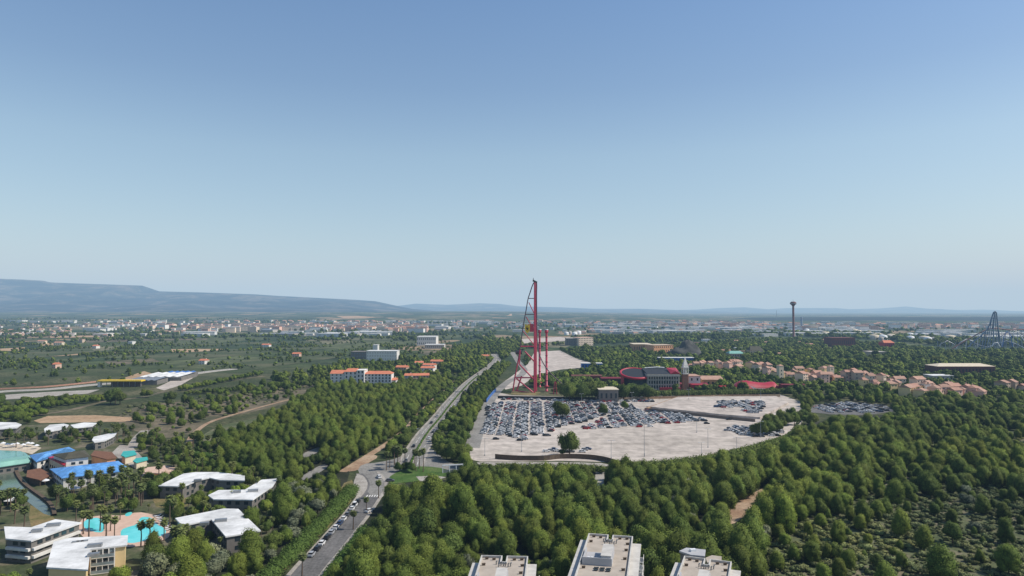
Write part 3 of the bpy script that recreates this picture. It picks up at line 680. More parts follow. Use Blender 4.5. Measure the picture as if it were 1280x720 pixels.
# ---------------------------------------------------------------- resort at lower left
hiproof('restaurant', 'long two-storey resort building under a large bright blue hipped roof', 'building', [(77,597.5),(164,587.5),(148,576),(62,586)], 5.2, [(94,583),(142,577.5)], 7.8, M['white_wall'], M['blue_roof'])
hiproof('restaurant', 'smaller blue hip-roofed pavilion beside the turquoise bay', 'building', [(45,577),(94,562.5),(86,558.5),(36.5,569)], 6, [(56,567),(82,560.5)], 8.5, M['white_wall'], M['blue_roof'])
hiproof('clubhouse', 'white building with a dark olive roof between the two blue roofs', 'building', [(81,574),(113,570.5),(106,562.5),(64,568)], 8.4, [(86,566),(101,564)], 10.2, M['white_wall'], M['olive_roof'])
r_, f_, c_ = flatblock('porch', 'red-roofed porch jutting from the olive-roofed building', 'porch', [(60,571.5),(81,582),(83,576),(65,568)], 6.3, M['cream'], M['red'], rows=1, front=6)
hiproof('boathouse', 'long low building with a pale mint green roof on the bay shore', 'building', [(-30,588),(40,577.5),(37,569),(-20,577)], 4, [(-20,580.5),(33,573)], 6, M['grey_wall'], M['mint_roof'], rows=1)
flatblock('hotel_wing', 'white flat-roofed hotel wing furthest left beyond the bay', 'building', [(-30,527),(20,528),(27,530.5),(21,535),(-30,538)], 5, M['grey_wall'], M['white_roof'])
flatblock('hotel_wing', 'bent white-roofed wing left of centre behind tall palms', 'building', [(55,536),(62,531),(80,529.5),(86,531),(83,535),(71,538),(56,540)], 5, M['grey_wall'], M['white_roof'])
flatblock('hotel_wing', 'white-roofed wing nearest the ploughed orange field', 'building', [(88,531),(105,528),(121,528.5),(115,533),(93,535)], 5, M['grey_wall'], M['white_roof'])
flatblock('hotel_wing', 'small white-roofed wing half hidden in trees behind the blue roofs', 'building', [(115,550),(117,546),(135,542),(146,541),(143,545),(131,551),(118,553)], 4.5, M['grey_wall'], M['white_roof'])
flatblock('kiosk', 'kiosk with a turquoise roof nearest the olive-roofed building', 'kiosk', [(151,569),(154,564),(168,563),(171,567.5),(156,571)], 4, M['cream'], M['teal_roof'], rows=1, win=False, front=6)
flatblock('kiosk', 'narrow turquoise-roofed kiosk in front of the pale steps', 'kiosk', [(166,576),(170,572.5),(184,571),(185,574),(170,578)], 3.6, M['cream'], M['teal_roof'], rows=1, win=False, front=6)
flatblock('kiosk', 'flat brown-roofed kitchen block behind the blue-roofed restaurant', 'building', [(113,569),(118,563),(140,565),(146,572),(133,574)], 5, M['orange_wall'], M['wood_deck'], rows=1, win=False, front=6)
flatblock('patio_wall', 'peach-coloured patio block between the blue roof and the teal-walled wing', 'building', [(180,590),(184,584),(206,582),(208,586),(203,592)], 3.4, M['orange_wall'], M['pool_deck'], rows=1, win=False, front=6)
flatblock('sun_deck', 'square brown timber deck roof standing over the lagoon edge', 'deck', [(33,596),(34,588),(50,585),(65,593),(50,600)], 3.2, M['brown_wall'], M['wood_deck'], rows=1, win=False, over=1, front=4)
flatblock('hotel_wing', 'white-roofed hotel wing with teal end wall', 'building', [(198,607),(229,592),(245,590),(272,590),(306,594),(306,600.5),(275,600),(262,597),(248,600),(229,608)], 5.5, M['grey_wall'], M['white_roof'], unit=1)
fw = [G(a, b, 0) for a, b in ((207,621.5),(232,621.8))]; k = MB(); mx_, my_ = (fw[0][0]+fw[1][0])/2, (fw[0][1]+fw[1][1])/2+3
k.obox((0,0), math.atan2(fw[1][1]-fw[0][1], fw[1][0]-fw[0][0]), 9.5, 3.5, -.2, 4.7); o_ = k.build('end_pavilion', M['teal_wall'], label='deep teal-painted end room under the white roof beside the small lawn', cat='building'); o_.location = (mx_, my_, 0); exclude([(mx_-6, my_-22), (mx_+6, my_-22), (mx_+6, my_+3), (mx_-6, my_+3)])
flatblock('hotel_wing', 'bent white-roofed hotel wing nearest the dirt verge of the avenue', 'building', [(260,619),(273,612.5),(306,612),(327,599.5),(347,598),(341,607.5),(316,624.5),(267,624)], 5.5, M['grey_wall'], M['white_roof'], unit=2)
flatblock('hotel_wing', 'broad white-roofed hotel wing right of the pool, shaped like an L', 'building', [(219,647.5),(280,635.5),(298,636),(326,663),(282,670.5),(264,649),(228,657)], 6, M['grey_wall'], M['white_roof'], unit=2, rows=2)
# two hotel blocks by the pool
def facade_bands(root, foot, e, zs, depth, m, nm='balcony'):
    a, b = Vector(foot[e]), Vector(foot[(e+1) % len(foot)]); d = (b-a); l = d.length; d.normalize(); nrm = Vector((d.y, -d.x)); c = (a+b)/2+nrm*depth/2
    for z in zs:
        k = MB(); k.obox((c.x, c.y), math.atan2(d.y, d.x), l-.4, depth, z, z+.85); k.build(nm, m, root)
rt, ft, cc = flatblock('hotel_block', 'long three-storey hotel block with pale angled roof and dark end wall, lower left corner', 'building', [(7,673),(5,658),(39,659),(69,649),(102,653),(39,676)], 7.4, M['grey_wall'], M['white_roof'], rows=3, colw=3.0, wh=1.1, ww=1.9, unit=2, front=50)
for e in vis_edges(ft, *cc): facade_bands(rt, ft, e, [1.55, 4.0], .9, M['white_wall']) if e == vis_edges(ft, *cc)[-1] or True and math.hypot(ft[e][0]-ft[(e+1)%len(ft)][0], ft[e][1]-ft[(e+1)%len(ft)][1]) > 15 else None
E_px = [(58,709),(67,677),(88,672),(160,669),(159,681),(113,686.5),(110,712)]
rt, ft, cc = flatblock('hotel_block', 'three-storey hotel block with bright white roof and yellow facade beside the pool', 'building', E_px, 7.6, M['yellow_wall'], M['white_roof'], rows=3, win=False, unit=2, front=95)
we = ccw([G(a, b, 7.6) for a, b in E_px]); fa, fb = Vector(G(113,686.5,7.6)), Vector(G(159,681,7.6)); fa -= Vector(cc); fb -= Vector(cc)
d_ = (fb-fa).normalized(); nr = Vector((d_.y, -d_.x)); le = (fb-fa).length; an = math.atan2(d_.y, d_.x)
mb = MB(); p0 = fa+d_*le*.34-nr*.42; mb.obox((p0.x, p0.y), an, le*.6, .12, .1, 7.1); mb.build('facade_recess', M['stone'], rt)
for r in range(3):
    z = .3+r*2.35
    for k in range(4):
        p = fa+d_*le*(.09+.16*k)-nr*.32; mb = MB(); mb.obox((p.x, p.y), an, 1.5, .1, z+.9, z+2.0); mb.build('window', M['wet_glass'] if k % 2 else M['glass'], rt)
    p = fa+d_*le*.34+nr*.25; mb = MB(); mb.obox((p.x, p.y), an, le*.62, 1.3, z-.22, z); bl = mb.build('balcony', M['white_wall'], rt)
    p = fa+d_*le*.34+nr*.85; mb = MB(); mb.obox((p.x, p.y), an, le*.62, .07, z+.01, z+.85); mb.build('railing', M['wet_glass'], bl)
for k in (.02, .18, .34, .50, .66):
    p = fa+d_*le*k+nr*.3; mb = MB(); mb.obox((p.x, p.y), an, .18, 1.1, .1, 7.12); mb.build('partition', M['white_wall'], rt)
# roof_letters: faint white marks on the roof beside the solar strip
for k in range(3):
    p = fa+d_*le*(-.1+.12*k)-nr*(-4-0*k)*-1; mb = MB(); mb.obox((p.x-6, p.y+3), an, 2.0, .8, 7.61, 7.95); mb.build('roof_vent', M['metal'], rt)
# footbridge, quay, parasols, loungers
q = [G(a, b) for a, b in ((22,588),(33,605),(45,615),(62,628),(68,640))]
mb = MB(); 
pth = chaikin([G(a, b) for a, b in ((20,588),(24,598),(32,607),(44,616),(60,627),(67,636),(69,645))], 2, closed=False)
A_ = offset(pth, -.5); B_ = offset(pth, .9); n = len(pth)
mb.add([(*p, .9) for p in A_]+[(*p, .9) for p in B_]+[(*p, -.1) for p in A_]+[(*p, -.1) for p in B_], [(i, n+i, n+i+1, i+1) for i in range(n-1)]+[(i, i+1, 2*n+i+1, 2*n+i) for i in range(n-1)]+[(n+i, 3*n+i, 3*n+i+1, n+i+1) for i in range(n-1)])
mb.build('quay_wall', M['brown_wall'], label='curved brown quay wall along the green lagoon', cat='wall')
flatblock('terrace_deck', 'low white waterfront terrace slab below the main blue roof', 'terrace', [(78,628),(82,622),(98,619),(100,623)], 1.1, M['white_wall'], M['pavement'], rows=1, win=False, front=2)
par_m = [None]
def parasol(px, py, label, m, s=1.0):
    x, y = G(px, py); rt = empty('parasol', (x, y, .1), rnd.uniform(0, 3), label, 'parasol', 'parasols of the resort')
    if par_m[0] is None:
        a = MB(); a.tube([(0,0,0),(0,0,2.5)], .05, 6); b = MB(); b.lathe([(1.7,1.9),(1.0,2.3),(.05,2.7)], n=8, smooth=False); par_m[0] = (a.mesh('pole', [M['white_metal']]), b.mesh('canopy', [M['white_metal']]))
    put('pole', par_m[0][0], rt); put('canopy', par_m[0][1], rt, sc_=(s, s, 1))
for px, py in ((86,616),(90,615),(94,616)): parasol(px, py, 'white parasol on the terrace in front of the main blue-roofed building', None, 1.3)
for px, py in ((52,604),(57,606)): parasol(px, py, 'round white parasol on the dark quay left of the blue-roofed building', None, 1.1)
for px in range(4, 52, 6): parasol(px+rnd.uniform(-1,1), 560+rnd.uniform(-2, 2), 'white parasol in the row on the sandy bay beach', None, .9)
for px, py in ((5,628),(12,627),(17,630)): parasol(px, py, 'large white parasol by the palms at the left edge', None, 2.2)
lm = MB(); lm.box(-.35,.35,-.9,.5,.22,.34); lm.add([(-.35,.5,.3),(.35,.5,.3),(.35,1.05,.75),(-.35,1.05,.75)], [(0,1,2,3)]); 
for sx in (-.3, .3):
    for sy in (-.8, .4): lm.box(sx-.03, sx+.03, sy-.03, sy+.03, 0, .22)
lme = lm.mesh('sun_lounger', [M['white_metal']])
for k in range(9):
    x, y = G(197+k*1.9+(k%2)*.5, 646+k*2.1); o = put('sun_lounger', lme, None, (x, y, .13), -1.0+rnd.uniform(-.2, .2), (1.2, 1.2, 1.2)); tag(o, 'white sun lounger in the row at the right edge of the pool', 'sun lounger', 'sun loungers beside the pool')

# ---------------------------------------------------------------- apartment blocks at the bottom edge
def apartment(px_l, px_r, z, label, L=58, seed=0, well=True, turn=0):
    a = Vector(G(*px_l, z)); c = Vector(G(*px_r, z)); W = (c-a).length; ang = math.atan2(c.y-a.y, c.x-a.x)+turn
    rt = empty('apartment_block', (a.x, a.y, 0), ang, label, 'apartment block')
    # local: x across 0..W, y negative towards the camera
    cs, sn = math.cos(ang), math.sin(ang); loc = lambda x, y: (a.x+cs*x-sn*y, a.y+sn*x+cs*y)
    exclude([loc(-4, 3), loc(W+4, 3), loc(W+4, -L), loc(-4, -L)], 1, 0)
    nx0, nx1, ny = W*.44, W*.56, -4.2
    body = [(0,0),(nx0,0),(nx0,ny),(nx1,ny),(nx1,0),(W,0),(W,-L),(0,-L)]
    b = MB(); b.prism(body, -.5, z-.02); b.build('wall', M['stone'], rt)
    b = MB()
    wy0, wy1, wx0, wx1 = -13.2, -22.5, .35, W*.66
    gz = z+.02
    roofparts = [[(.3,-.3),(nx0-.3,-.3),(nx0-.3,ny-.3),(.3,ny-.3)],[(nx1+.3,-.3),(W-.3,-.3),(W-.3,ny-.3),(nx1+.3,ny-.3)],[(.3,ny-.3),(W-.3,ny-.3),(W-.3,-L+.3),(.3,-L+.3)]]
    for p in roofparts: b.add([(x, y, gz) for x, y in p[::-1]], [(0,1,2,3)])
    b.build('roof', M['gravel_roof'], rt)
    P_ = [(0,0),(nx0,0),(nx0,ny),(nx1,ny),(nx1,0),(W,0),(W,-L),(0,-L)]
    b = MB()
    for i in range(len(P_)):
        p, q = Vector(P_[i]), Vector(P_[(i+1)%len(P_)]); m_ = (p+q)/2; d = q-p
        b.obox((m_.x, m_.y), math.atan2(d.y, d.x), d.length+.3, .3, z-.1, z+.62+(i % 2)*.004)
    b.build('parapet', M['parapet'], rt)
    for sx, w_ in ((-2.2, 2.2), (W, 2.3)):
        b = MB(); b.box(sx+.003, sx+w_-.003, -L, -1.2, -.4, z-1.3); sd = b.build('side_gallery', M['white_wall'], rt)
        b = MB(); b.box(sx-.12, sx+w_+.12, -L-.1, -1.0, z-1.3, z-1.0); b.build('gallery_roof', M['parapet'], sd)
    for r in range(5):     # balconies and glazing down the sunny side
        for k in range(9):
            y0 = -3-k*5.6; zz = z-3.9-r*2.9
            if zz < 1: continue
            b = MB(); b.box(W+2.25, W+2.36, y0-3.2, y0, zz, zz+2.0); b.build('window', M['wet_glass'] if (k+r) % 2 else M['glass'], rt)
            b = MB(); b.box(W+2.3, W+3.2, y0-3.6, y0+.3, zz-.35, zz-.15)
            b.box(W+3.12, W+3.2, y0-3.6, y0+.3, zz-.15, zz+.75); b.build('balcony', M['white_wall'], rt)
    rr = random.Random(seed)
    if well:   # penthouse with its sunken plant yard
        b = MB(); b.box(wx0+.2, wx1, wy1, wy1+.25, gz, z+1.9); b.box(wx1-.25, wx1, wy1+.25, wy0, gz, z+1.9); b.box(wx0+.2, wx0+.5, wy1+.25, wy0, gz, z+1.2); b.build('plant_screen', M['roof_grey'], rt)
        b = MB(); b.box(wx0+2.8+W*.18, wx1-.3, wy1+.3, wy0-.3, gz, z+2.35); ph = b.build('penthouse', M['roof_grey'], rt)
        b = MB(); b.box(wx0+2.65+W*.18, wx1-.15, wy1+.28, wy0-.15, z+2.35, z+2.5); b.build('penthouse_roof', M['parapet'], ph)
        b = MB(); b.box(wx0+.55, wx0+2.7+W*.18, wy1+.3, wy0, gz+.01, gz+.05); b.build('yard_floor', M['roof_grey'], rt)
        for k in range(5):
            b = MB(); x = wx0+1.2+(k % 3)*.9; y = wy1+1.4+(k//3)*1.5; b.box(x, x+.6, y, y+.5, gz+.05, z+.95); b.lathe([(.22, z+.95),(.22, z+.99)], (x+.3, y+.25), 10); b.build('air_conditioner', M['white_metal'], rt)
    # paired roof vents and cowls
    spots = [(.12,-1.2),(.28,-1.6),(.72,-1.5),(.88,-1.3),(.09,-5.5),(.91,-5.6),(.9,-10.5),(.9,-17),(.1,-25),(.9,-24.6)]
    for fx, y in spots:
        b = MB(); b.obox((W*fx, y), .3, .8, .32, gz, z+.5); b.obox((W*fx, y), .3, .95, .45, z+.5, z+.6); b.build('roof_vent', M['brown_wall'], rt)
    for k in range(7):
        b = MB(); x = W*(.36+.05*k)+rr.uniform(-.1, .1); y = -5.2+rr.uniform(-.6, .6)-(.9 if k % 2 else 0); b.tube([(x,y,z-.1),(x,y,z+.8),(x+.25,y,z+1.05)], .17, 7); b.build('flue', M['metal'], rt)
    for k in range(6):
        b = MB(); x = W*.36+(k % 3)*1.5; y = -24.6-(k//3)*1.3; b.obox((x, y), .15, 1.2, .8, z+.25, z+.33); b.box(x-.3, x-.25, y-.2, y+.2, gz, z+.25); b.box(x+.25, x+.3, y-.2, y+.2, gz, z+.25); b.build('solar_collector', M['glass'], rt)
    return rt
apartment((602.3,697), (659.4,698.4), 15, 'flat gravel-roofed apartment block, leftmost of the three at the bottom edge', seed=1, L=50)
apartment((736.4,669.4), (790.6,672.7), 16, 'largest flat-roofed apartment block with plant yard on its roof, middle of the three', seed=2, turn=-.03)
apartment((856,697.8), (914,704), 15, 'flat-roofed apartment block behind a grey stair tower, rightmost of the three', seed=3, L=46, turn=-.06)
rt, ft, cc = flatblock('stair_tower', 'dark grey boxy stair tower rising behind the rightmost apartment block', 'building', [(849,688.5),(858,684.5),(882,687),(881,695),(864,693.5)], 13.5, M['grey_wall'], M['roof_grey'], win=False, over=.2, front=2)
mb = MB(); mb.obox((0,.5), .2, 1.6, 1.0, 13.51, 14.1); mb.build('roof_hatch', M['white_metal'], rt)
flatblock('annex', 'low plastered annex between the stair tower and the rightmost apartment block', 'building', [(882,697),(890,694),(902,695.5),(902,703),(884,703)], 12.6, M['stone'], M['gravel_roof'], win=False, over=.2, front=2)

# (village and park walls face a little towards the sun)
# ---------------------------------------------------------------- red launch coaster with its drop towers
YB = 669.0
def pp(pts, Y=YB): return [P(a, b, Y) for a, b in pts]
base = P(668, 490, YB); rt = empty('roller_coaster', (base.x, YB, 0), 0, 'very tall pink-red top-hat coaster tower with a yellow shield', 'roller coaster')
def cpart(name, pts, r, m, Y=YB, n=8, parent=None):
    Ys = Y if isinstance(Y, (list, tuple)) else [Y]*len(pts)
    w = [P(a, b, y) - Vector((base.x, YB, 0)) for (a, b), y in zip(pts, Ys)]
    k = MB(); k.tube(w, r, n); return k.build(name, m, parent or rt)
R_ = M['coaster_red']
cpart('column', [(668,492),(668.2,420),(668.2,353)], [.9,.85,.65], R_, YB-3)
cpart('column', [(670.2,489),(670.0,420),(669.8,353)], [.85,.8,.6], R_, YB+8)
lt = [(641,488),(643,474),(646,458),(649,442),(652.2,420),(655,402),(657.6,388),(660,374),(662.5,366),(665.5,357),(668,352.5),(670.2,352.2),(671,356),(670.8,370),(671,400),(671.6,425),(673.5,440),(678,452),(686,464),(696,474),(706,482.5),(716,487)]
Yt = [YB+4]*len(lt)
cat_lt = [Vector(p) for p in lt]
dense = []
for i in range(len(lt)-1):
    p0, p1, p2, p3 = cat_lt[max(i-1,0)], cat_lt[i], cat_lt[i+1], cat_lt[min(i+2,len(lt)-1)]
    for k in range(4):
        t = k/4; q = .5*((2*p1)+(p2-p0)*t+(2*p0-5*p1+4*p2-p3)*t*t+(3*p1-p0-3*p2+p3)*t**3); dense.append((q.x, q.y))
dense.append(lt[-1])
cpart('track_spine', dense, .50, M['rail_grey'], YB+4)
for dy in (-1.0, 1.0): cpart('rail', dense, .17, M['rail_grey'], YB+4+dy+.0, 6)
cpart('front_column', [(641,489),(643.5,473),(646.5,457),(649.6,440)], .62, R_, YB+2)
for a, b in (((660.2,373),(668,373)),((656.4,393),(668,393)),((650.5,433),(668,433)),((644,472),(668,472)),((643.5,488),(667.5,492))): cpart('strut', [a, b], .42 if a[1] < 400 else .6, M['rail_grey'] if a[1] < 400 else R_)
for a, b in (((661,378),(667.6,391.5)),((657.5,396),(667.5,412)),((654,414),(667.5,431)),((656,439),(668,452)),((650,437),(649,455)),((649,455),(668,475)),((645.5,473),(668,492)),((652,470),(646,488))):
    cpart('brace', [a, b], .45 if b[1] < 435 else .75, R_)
cpart('catwalk', [(666,350.5),(671.4,353)], [.9,.9], M['dark'], YB, 6)
cpart('mast', [(666.6,352),(666.6,347)], [.7,.15], M['dark'], YB, 6)
cpart('platform', [(644.5,440.5),(652.5,440.5)], [1.9,1.9], M['rail_grey'], YB+5, 8)
# the yellow shield with its black horse, facing the car park
sc0 = P(659.2, 411, YB-4)-Vector((base.x, YB, 0)); hw, hh = 2.55, 4.4
out = [(-hw,hh),(0,hh*1.06),(hw,hh),(hw*.98,-hh*.1),(hw*.7,-hh*.62),(0,-hh),(-hw*.7,-hh*.62),(-hw*.98,-hh*.1)]
k = MB(); n = len(out); vs = [(x, 0, z) for x, z in out]+[(x, .5, z) for x, z in out]
k.add(vs, [tuple(range(n))[::-1], tuple(range(n, 2*n))]+[(i, (i+1)%n, n+(i+1)%n, n+i) for i in range(n)]); sh = k.build('shield', M['yellow'], rt); sh.location = sc0
horse = [(-.95,-2.3),(-.55,-2.25),(-.35,-1.3),(-.05,-.75),(.35,-1.0),(.55,-1.75),(.3,-2.3),(.7,-2.35),(.95,-1.7),(.85,-.7),(.75,.0),(1.25,.35),(1.5,1.1),(1.2,1.6),(1.05,.95),(.7,.55),(.35,.75),(.05,1.3),(.0,2.1),(-.35,2.45),(-.5,2.15),(-1.15,1.95),(-1.2,1.65),(-.65,1.55),(-.62,.95),(-1.35,.95),(-1.75,.35),(-1.5,.25),(-1.2,.6),(-.75,.45),(-1.35,-.15),(-1.55,-.85),(-1.3,-.85),(-1.05,-.35),(-.5,-.05),(-.55,-.7),(-.85,-1.4)]
k = MB(); vs = [(x, -.09, z) for x, z in horse]; k.add(vs, [tuple(range(len(horse)))]); k.build('horse_emblem', M['black'], sh)
for i, cm in enumerate(('olive_green', 'w', 'r')):
    k = MB(); zc = hh*1.0-.35-i*.0; x0 = -hw*.8+i*hw*.55; k.box(x0, x0+hw*.5, -.08, -.02, hh*.82, hh*.95); k.build('stripe', (M['mint_roof'], M['white_metal'], M['red'])[i], sh)
k = MB(); c2 = P(665, 410.5, YB-4)-Vector((base.x, YB, 0)); k.box(c2.x-2.3, c2.x+1.6, -1.2, -.7, c2.z-3.4, c2.z+4.2); k.build('panel', M['coaster_red'], rt)
xs = [G(a, b) for a, b in ((640,492),(672,494),(720,489),(716,484),(640,486))]; exclude(xs)
sheet('gravel', [(638,493),(672,494.5),(676,490),(640,488)], .09, M['dry_grass'])
for (px, yb, yt, lab) in ((674.6,484,411.5,'red drop tower with white cap, the nearer to the tall coaster'), (683.2,489,411.5,'red drop tower with white cap, the farther right of the pair')):
    Y = G(px, yb)[1]; x = P(px, yb, Y).x; z = P(px, yt, Y).z
    t = empty('drop_tower', (x, Y, 0), 0, lab, 'drop tower')
    k = MB(); k.lathe([(1.5,0),(1.5,1.0),(1.05,1.2),(1.0,z-4)], n=12); k.build('column', R_, t)
    for q in range(9): k = MB(); zz = z*.1*(q+1)-2; k.lathe([(1.25,zz),(1.3,zz+.3),(1.25,zz+.6)], n=12); k.build('collar', M['deep_red'], t)
    k = MB(); k.lathe([(1.2,z-4),(1.75,z-3.2),(1.75,z-.9),(1.2,z-.6)], n=12); k.build('head', R_, t)
    k = MB(); k.lathe([(1.9,z-.6),(1.9,z-.1),(.3,z)], n=12); k.build('cap', M['white_metal'], t)
    k = MB(); k.lathe([(1.3,4),(2.3,4.2),(2.3,5.4),(1.3,5.6)], n=12); g = k.build('gondola', M['red'], t)
# low ride structures beside the coaster
for px, py, h, lab in ((694,493,12,'short red lattice support beside the descending track'), (704,492,8,'orange-red low ride frame right of the coaster track')):
    x, y = G(px, py); o = empty('ride_support', (x, y, 0), 0, lab, 'support')
    for sx in (-1.6, 1.6): k = MB(); k.tube([(sx,0,0),(sx*.3,0,h)], .4, 7); k.build('post', R_ if h > 10 else M['orange_tiles'], o)
    k = MB(); k.box(-1.3,1.3,-.2,.2,h*.45,h*.52); k.build('crossbar', R_, o)

# ---------------------------------------------------------------- pavilion with a red swept roof, bell tower, halls
Yp = 690.0
def lp(px, py, Y, o): v = P(px, py, Y); return Vector((v.x-o[0], v.y-o[1], v.z))
o = (P(795,487,Yp).x, Yp); rt = empty('pavilion', (o[0], o[1], 0), 0, 'dark glazed pavilion with a swept bright red roof rim', 'pavilion')
cxp = lp(794, 470, 705, o).x; N = 28; ring = []
for i in range(N):
    th = 2*math.pi*i/N; u, v = math.cos(th), math.sin(th); yy = 15+17*v; zz = 15+3.6*v+1.5*max(0, -u)*0
    ring.append((cxp+15*u*(1.0), yy, zz))
k = MB(); k.tube(ring+[ring[0]], 1.35, 8, cap=False); k.build('roof_rim', M['red'], rt)
k = MB(); k.add([(cxp+(x-cxp)*.93, 15+(y-15)*.93, z+.5) for x, y, z in ring], [tuple(range(N))]); k.build('roof', M['dark'], rt)
k = MB(); lo = [(cxp+(x-cxp)*.82, 15+(y-15)*.82, -.3) for x, y, z in ring]; hi = [(cxp+(x-cxp)*.9, 15+(y-15)*.9, z) for x, y, z in ring]
k.add(lo+hi, [(i, (i+1)%N, N+(i+1)%N, N+i) for i in range(N)], 0, True); k.build('glass_wall', M['glass'], rt)
k = MB(); k.add([(cxp-16.5,6,-.3),(cxp-13.2,2,-.3),(cxp-13.8,2,13),(cxp-15.8,6,15),(cxp-14,14,-.3),(cxp-14.2,14,15)], [(0,1,2,3),(1,4,5,2),(4,0,3,5)]); k.build('buttress', M['red'], rt)
x0, x1 = lp(809, 480, Yp, o).x, lp(849.5, 480, Yp, o).x
o2 = (P(829,487,Yp).x, Yp); rt2 = empty('colonnade_building', (o2[0], o2[1], 0), 0, 'stone building with a row of pale columns and dark sloping roof', 'building'); dx = o[0]-o2[0]
k = MB(); k.box(x0+dx, x1+dx, 0, 30, -.3, 15.8); k.build('wall', M['stone'], rt2)
for r in range(3):
    for i in range(12): x = x0+dx+1+(x1-x0-2)*(i+.5)/12; k = MB(); k.box(x-.8, x+.8, -.08, 0, 1.5+r*4.6, 4.6+r*4.6); k.build('window', M['glass'], rt2)
k = MB(); k.add([(x0+dx,-.5,15.9),(x1+dx,-.5,15.9),(x1+dx,30,19.5),(x0+dx,30,19.5),(x0+dx,30,15.9),(x1+dx,30,15.9)], [(0,1,2,3),(1,5,2),(0,3,4),(3,2,5,4)]); k.build('roof', M['dark'], rt2)
for i in range(13):
    x = x0+dx+1+(x1-x0-2)*i/12; k = MB(); k.lathe([(.42,0),(.36,.5),(.36,13.2),(.5,13.6)], (x, -.9), 8); k.build('column', M['stone'], rt2)
k = MB(); k.box(x0+dx-.4, x1+dx+.4, -1.6, -.02, 13.6, 15.2); k.build('cornice', M['stone'], rt2)
k = MB(); k.box(x0+dx+12, x1+dx+.5, -3.2, -1.7, -.2, 2.6); k.build('canopy', M['red'], rt2)
k = MB(); k.add([(x1+dx-9,-.6,16.1),(x1+dx+1,-.6,16.1),(x1+dx+1,20,20.6),(x1+dx-9,20,20.6),(x1+dx-4,-.9,19)], [(0,1,4),(1,2,4),(2,3,4),(3,0,4)]); k.build('roof_fin', M['red'], rt2)
k = MB(); k.tube([(x0+dx+3,28,19.6),((x0+x1)/2+dx,28,20.6),(x1+dx-9,28,20)], .6, 6); k.build('roof_edge', M['white_metal'], rt2)
exclude([G(776,489),G(850,489),G(850,481),G(776,481)], 4, 8); exclude([(o[0]-18, 684),(o2[0]+20, 684),(o2[0]+22, 735),(o[0]-18, 735)], 3, 8)
Yc = 694; x, y = P(856.5, 480, Yc).x, Yc; rt = empty('bell_tower', (x, y, 0), .12, 'slender brick bell tower with a white belfry and pointed spire', 'tower'); zf = lambda py: P(856, py, Yc).z
k = MB(); k.box(-2.6,2.6,-2.6,2.6,-.3,zf(467.5)); k.build('shaft', M['brick'], rt)
for sx in (-1.3, 0, 1.3): k = MB(); k.box(sx-.22,sx+.22,-2.68,-2.6,1.5,zf(469)); k.build('pilaster', M['brown_wall'], rt)
zb, zt = zf(467.5), zf(458.5); k = MB(); k.box(-2.9,2.9,-2.9,2.9,zb,zb+.5); k.box(-2.9,2.9,-2.9,2.9,zt-1.2,zt); k.box(-1.6,1.6,-1.6,1.6,zb+.5,zt-1.2)
for sx in (-2.5,-.85,.85,2.5):
    for sy in (-2.5, 2.5): k.box(sx-.3,sx+.3,sy-.3,sy+.3,zb+.5,zt-1.2)
k.build('belfry', M['white_wall'], rt)
k = MB(); zz = zf(446); k.add([(-2.5,-2.5,zt),(2.5,-2.5,zt),(2.5,2.5,zt),(-2.5,2.5,zt),(-2.2,-2.2,zt+2),(2.2,-2.2,zt+2),(2.2,2.2,zt+2),(-2.2,2.2,zt+2),(0,0,zz)], [(0,1,5,4),(1,2,6,5),(2,3,7,6),(3,0,4,7),(4,5,8),(5,6,8),(6,7,8),(7,4,8)]); k.build('spire', M['white_wall'], rt)
exclude([(x-4,y-12),(x+4,y-12),(x+4,y+4),(x-4,y+4)], 1, 3)
def pblock(name, label, cat, x0, x1, yb, yt, depth, wall, roof, Y=None, gable=0, rows=1, group=None, win=True, front=14, wm=None, hip=False, rot=0):
    Y = Y or G(640, yb)[1]; a, b_ = P(x0, yt, Y), P(x1, yt, Y); w = b_.x-a.x; h = a.z; zb = -.3
    rt = empty(name, ((a.x+b_.x)/2, Y, 0), 0, label, cat, group); exclude([(a.x,Y),(b_.x,Y),(b_.x,Y+depth),(a.x,Y+depth)], 2, front)
    rt.rotation_euler = (0, 0, rot)
    k = MB(); k.box(-w/2, w/2, 0, depth, zb, h); k.build('wall', wall, rt); k = MB()
    if gable:
        i = w*.15 if hip else 0; k.add([(-w/2-.6,-.6,h+.01),(w/2+.6,-.6,h+.01),(w/2+.6,depth+.6,h+.01),(-w/2-.6,depth+.6,h+.01),(-w/2-.6+i,depth/2,h+gable),(w/2+.6-i,depth/2,h+gable)], [(0,1,5,4),(1,2,5),(2,3,4,5),(3,0,4),(3,2,1,0)])
    else:
        k.box(-w/2-.5, w/2+.5, -.5, depth+.5, h+.01, h+.5)
    k.build('roof', roof, rt)
    if win:
        st = h/rows; n = min(int(98/rows), max(2, int(w/4)))
        for r in range(rows):
            for i in range(n):
                c = (i-(n-1)/2)*w/n; k = MB(); k.box(c-.8, c+.8, -.08, 0, r*st+st*.3, r*st+st*.72); k.build('window', wm or M['glass'], rt)
    return rt
pblock('white_hall', 'white hall with arched windows beside the brick bell tower', 'hall', 861,875.5,481,470.5, 22, M['white_wall'], M['pink_tiles'], Y=702, rows=2, front=4)
pblock('market_hall', 'long low hall with terracotta roof right of the white hall', 'hall', 878,904,482,474.5, 24, M['ochre_wall'], M['pink_tiles'], Y=712, gable=3, front=4)
pblock('low_red_building', 'low dark-red building right of the stone colonnade', 'building', 851,884,486,480, 12, M['deep_red'], M['deep_red'], gable=1.0, front=4)
pblock('low_red_building', 'small bright red kiosk roof in front of the terracotta hall', 'building', 866,886,488,481.5, 9, M['red'], M['red'], front=4)
pblock('low_red_building', 'low red building peeping over the hedge left of the red tent hall', 'building', 902,917,489,484, 10, M['deep_red'], M['red'], front=4)
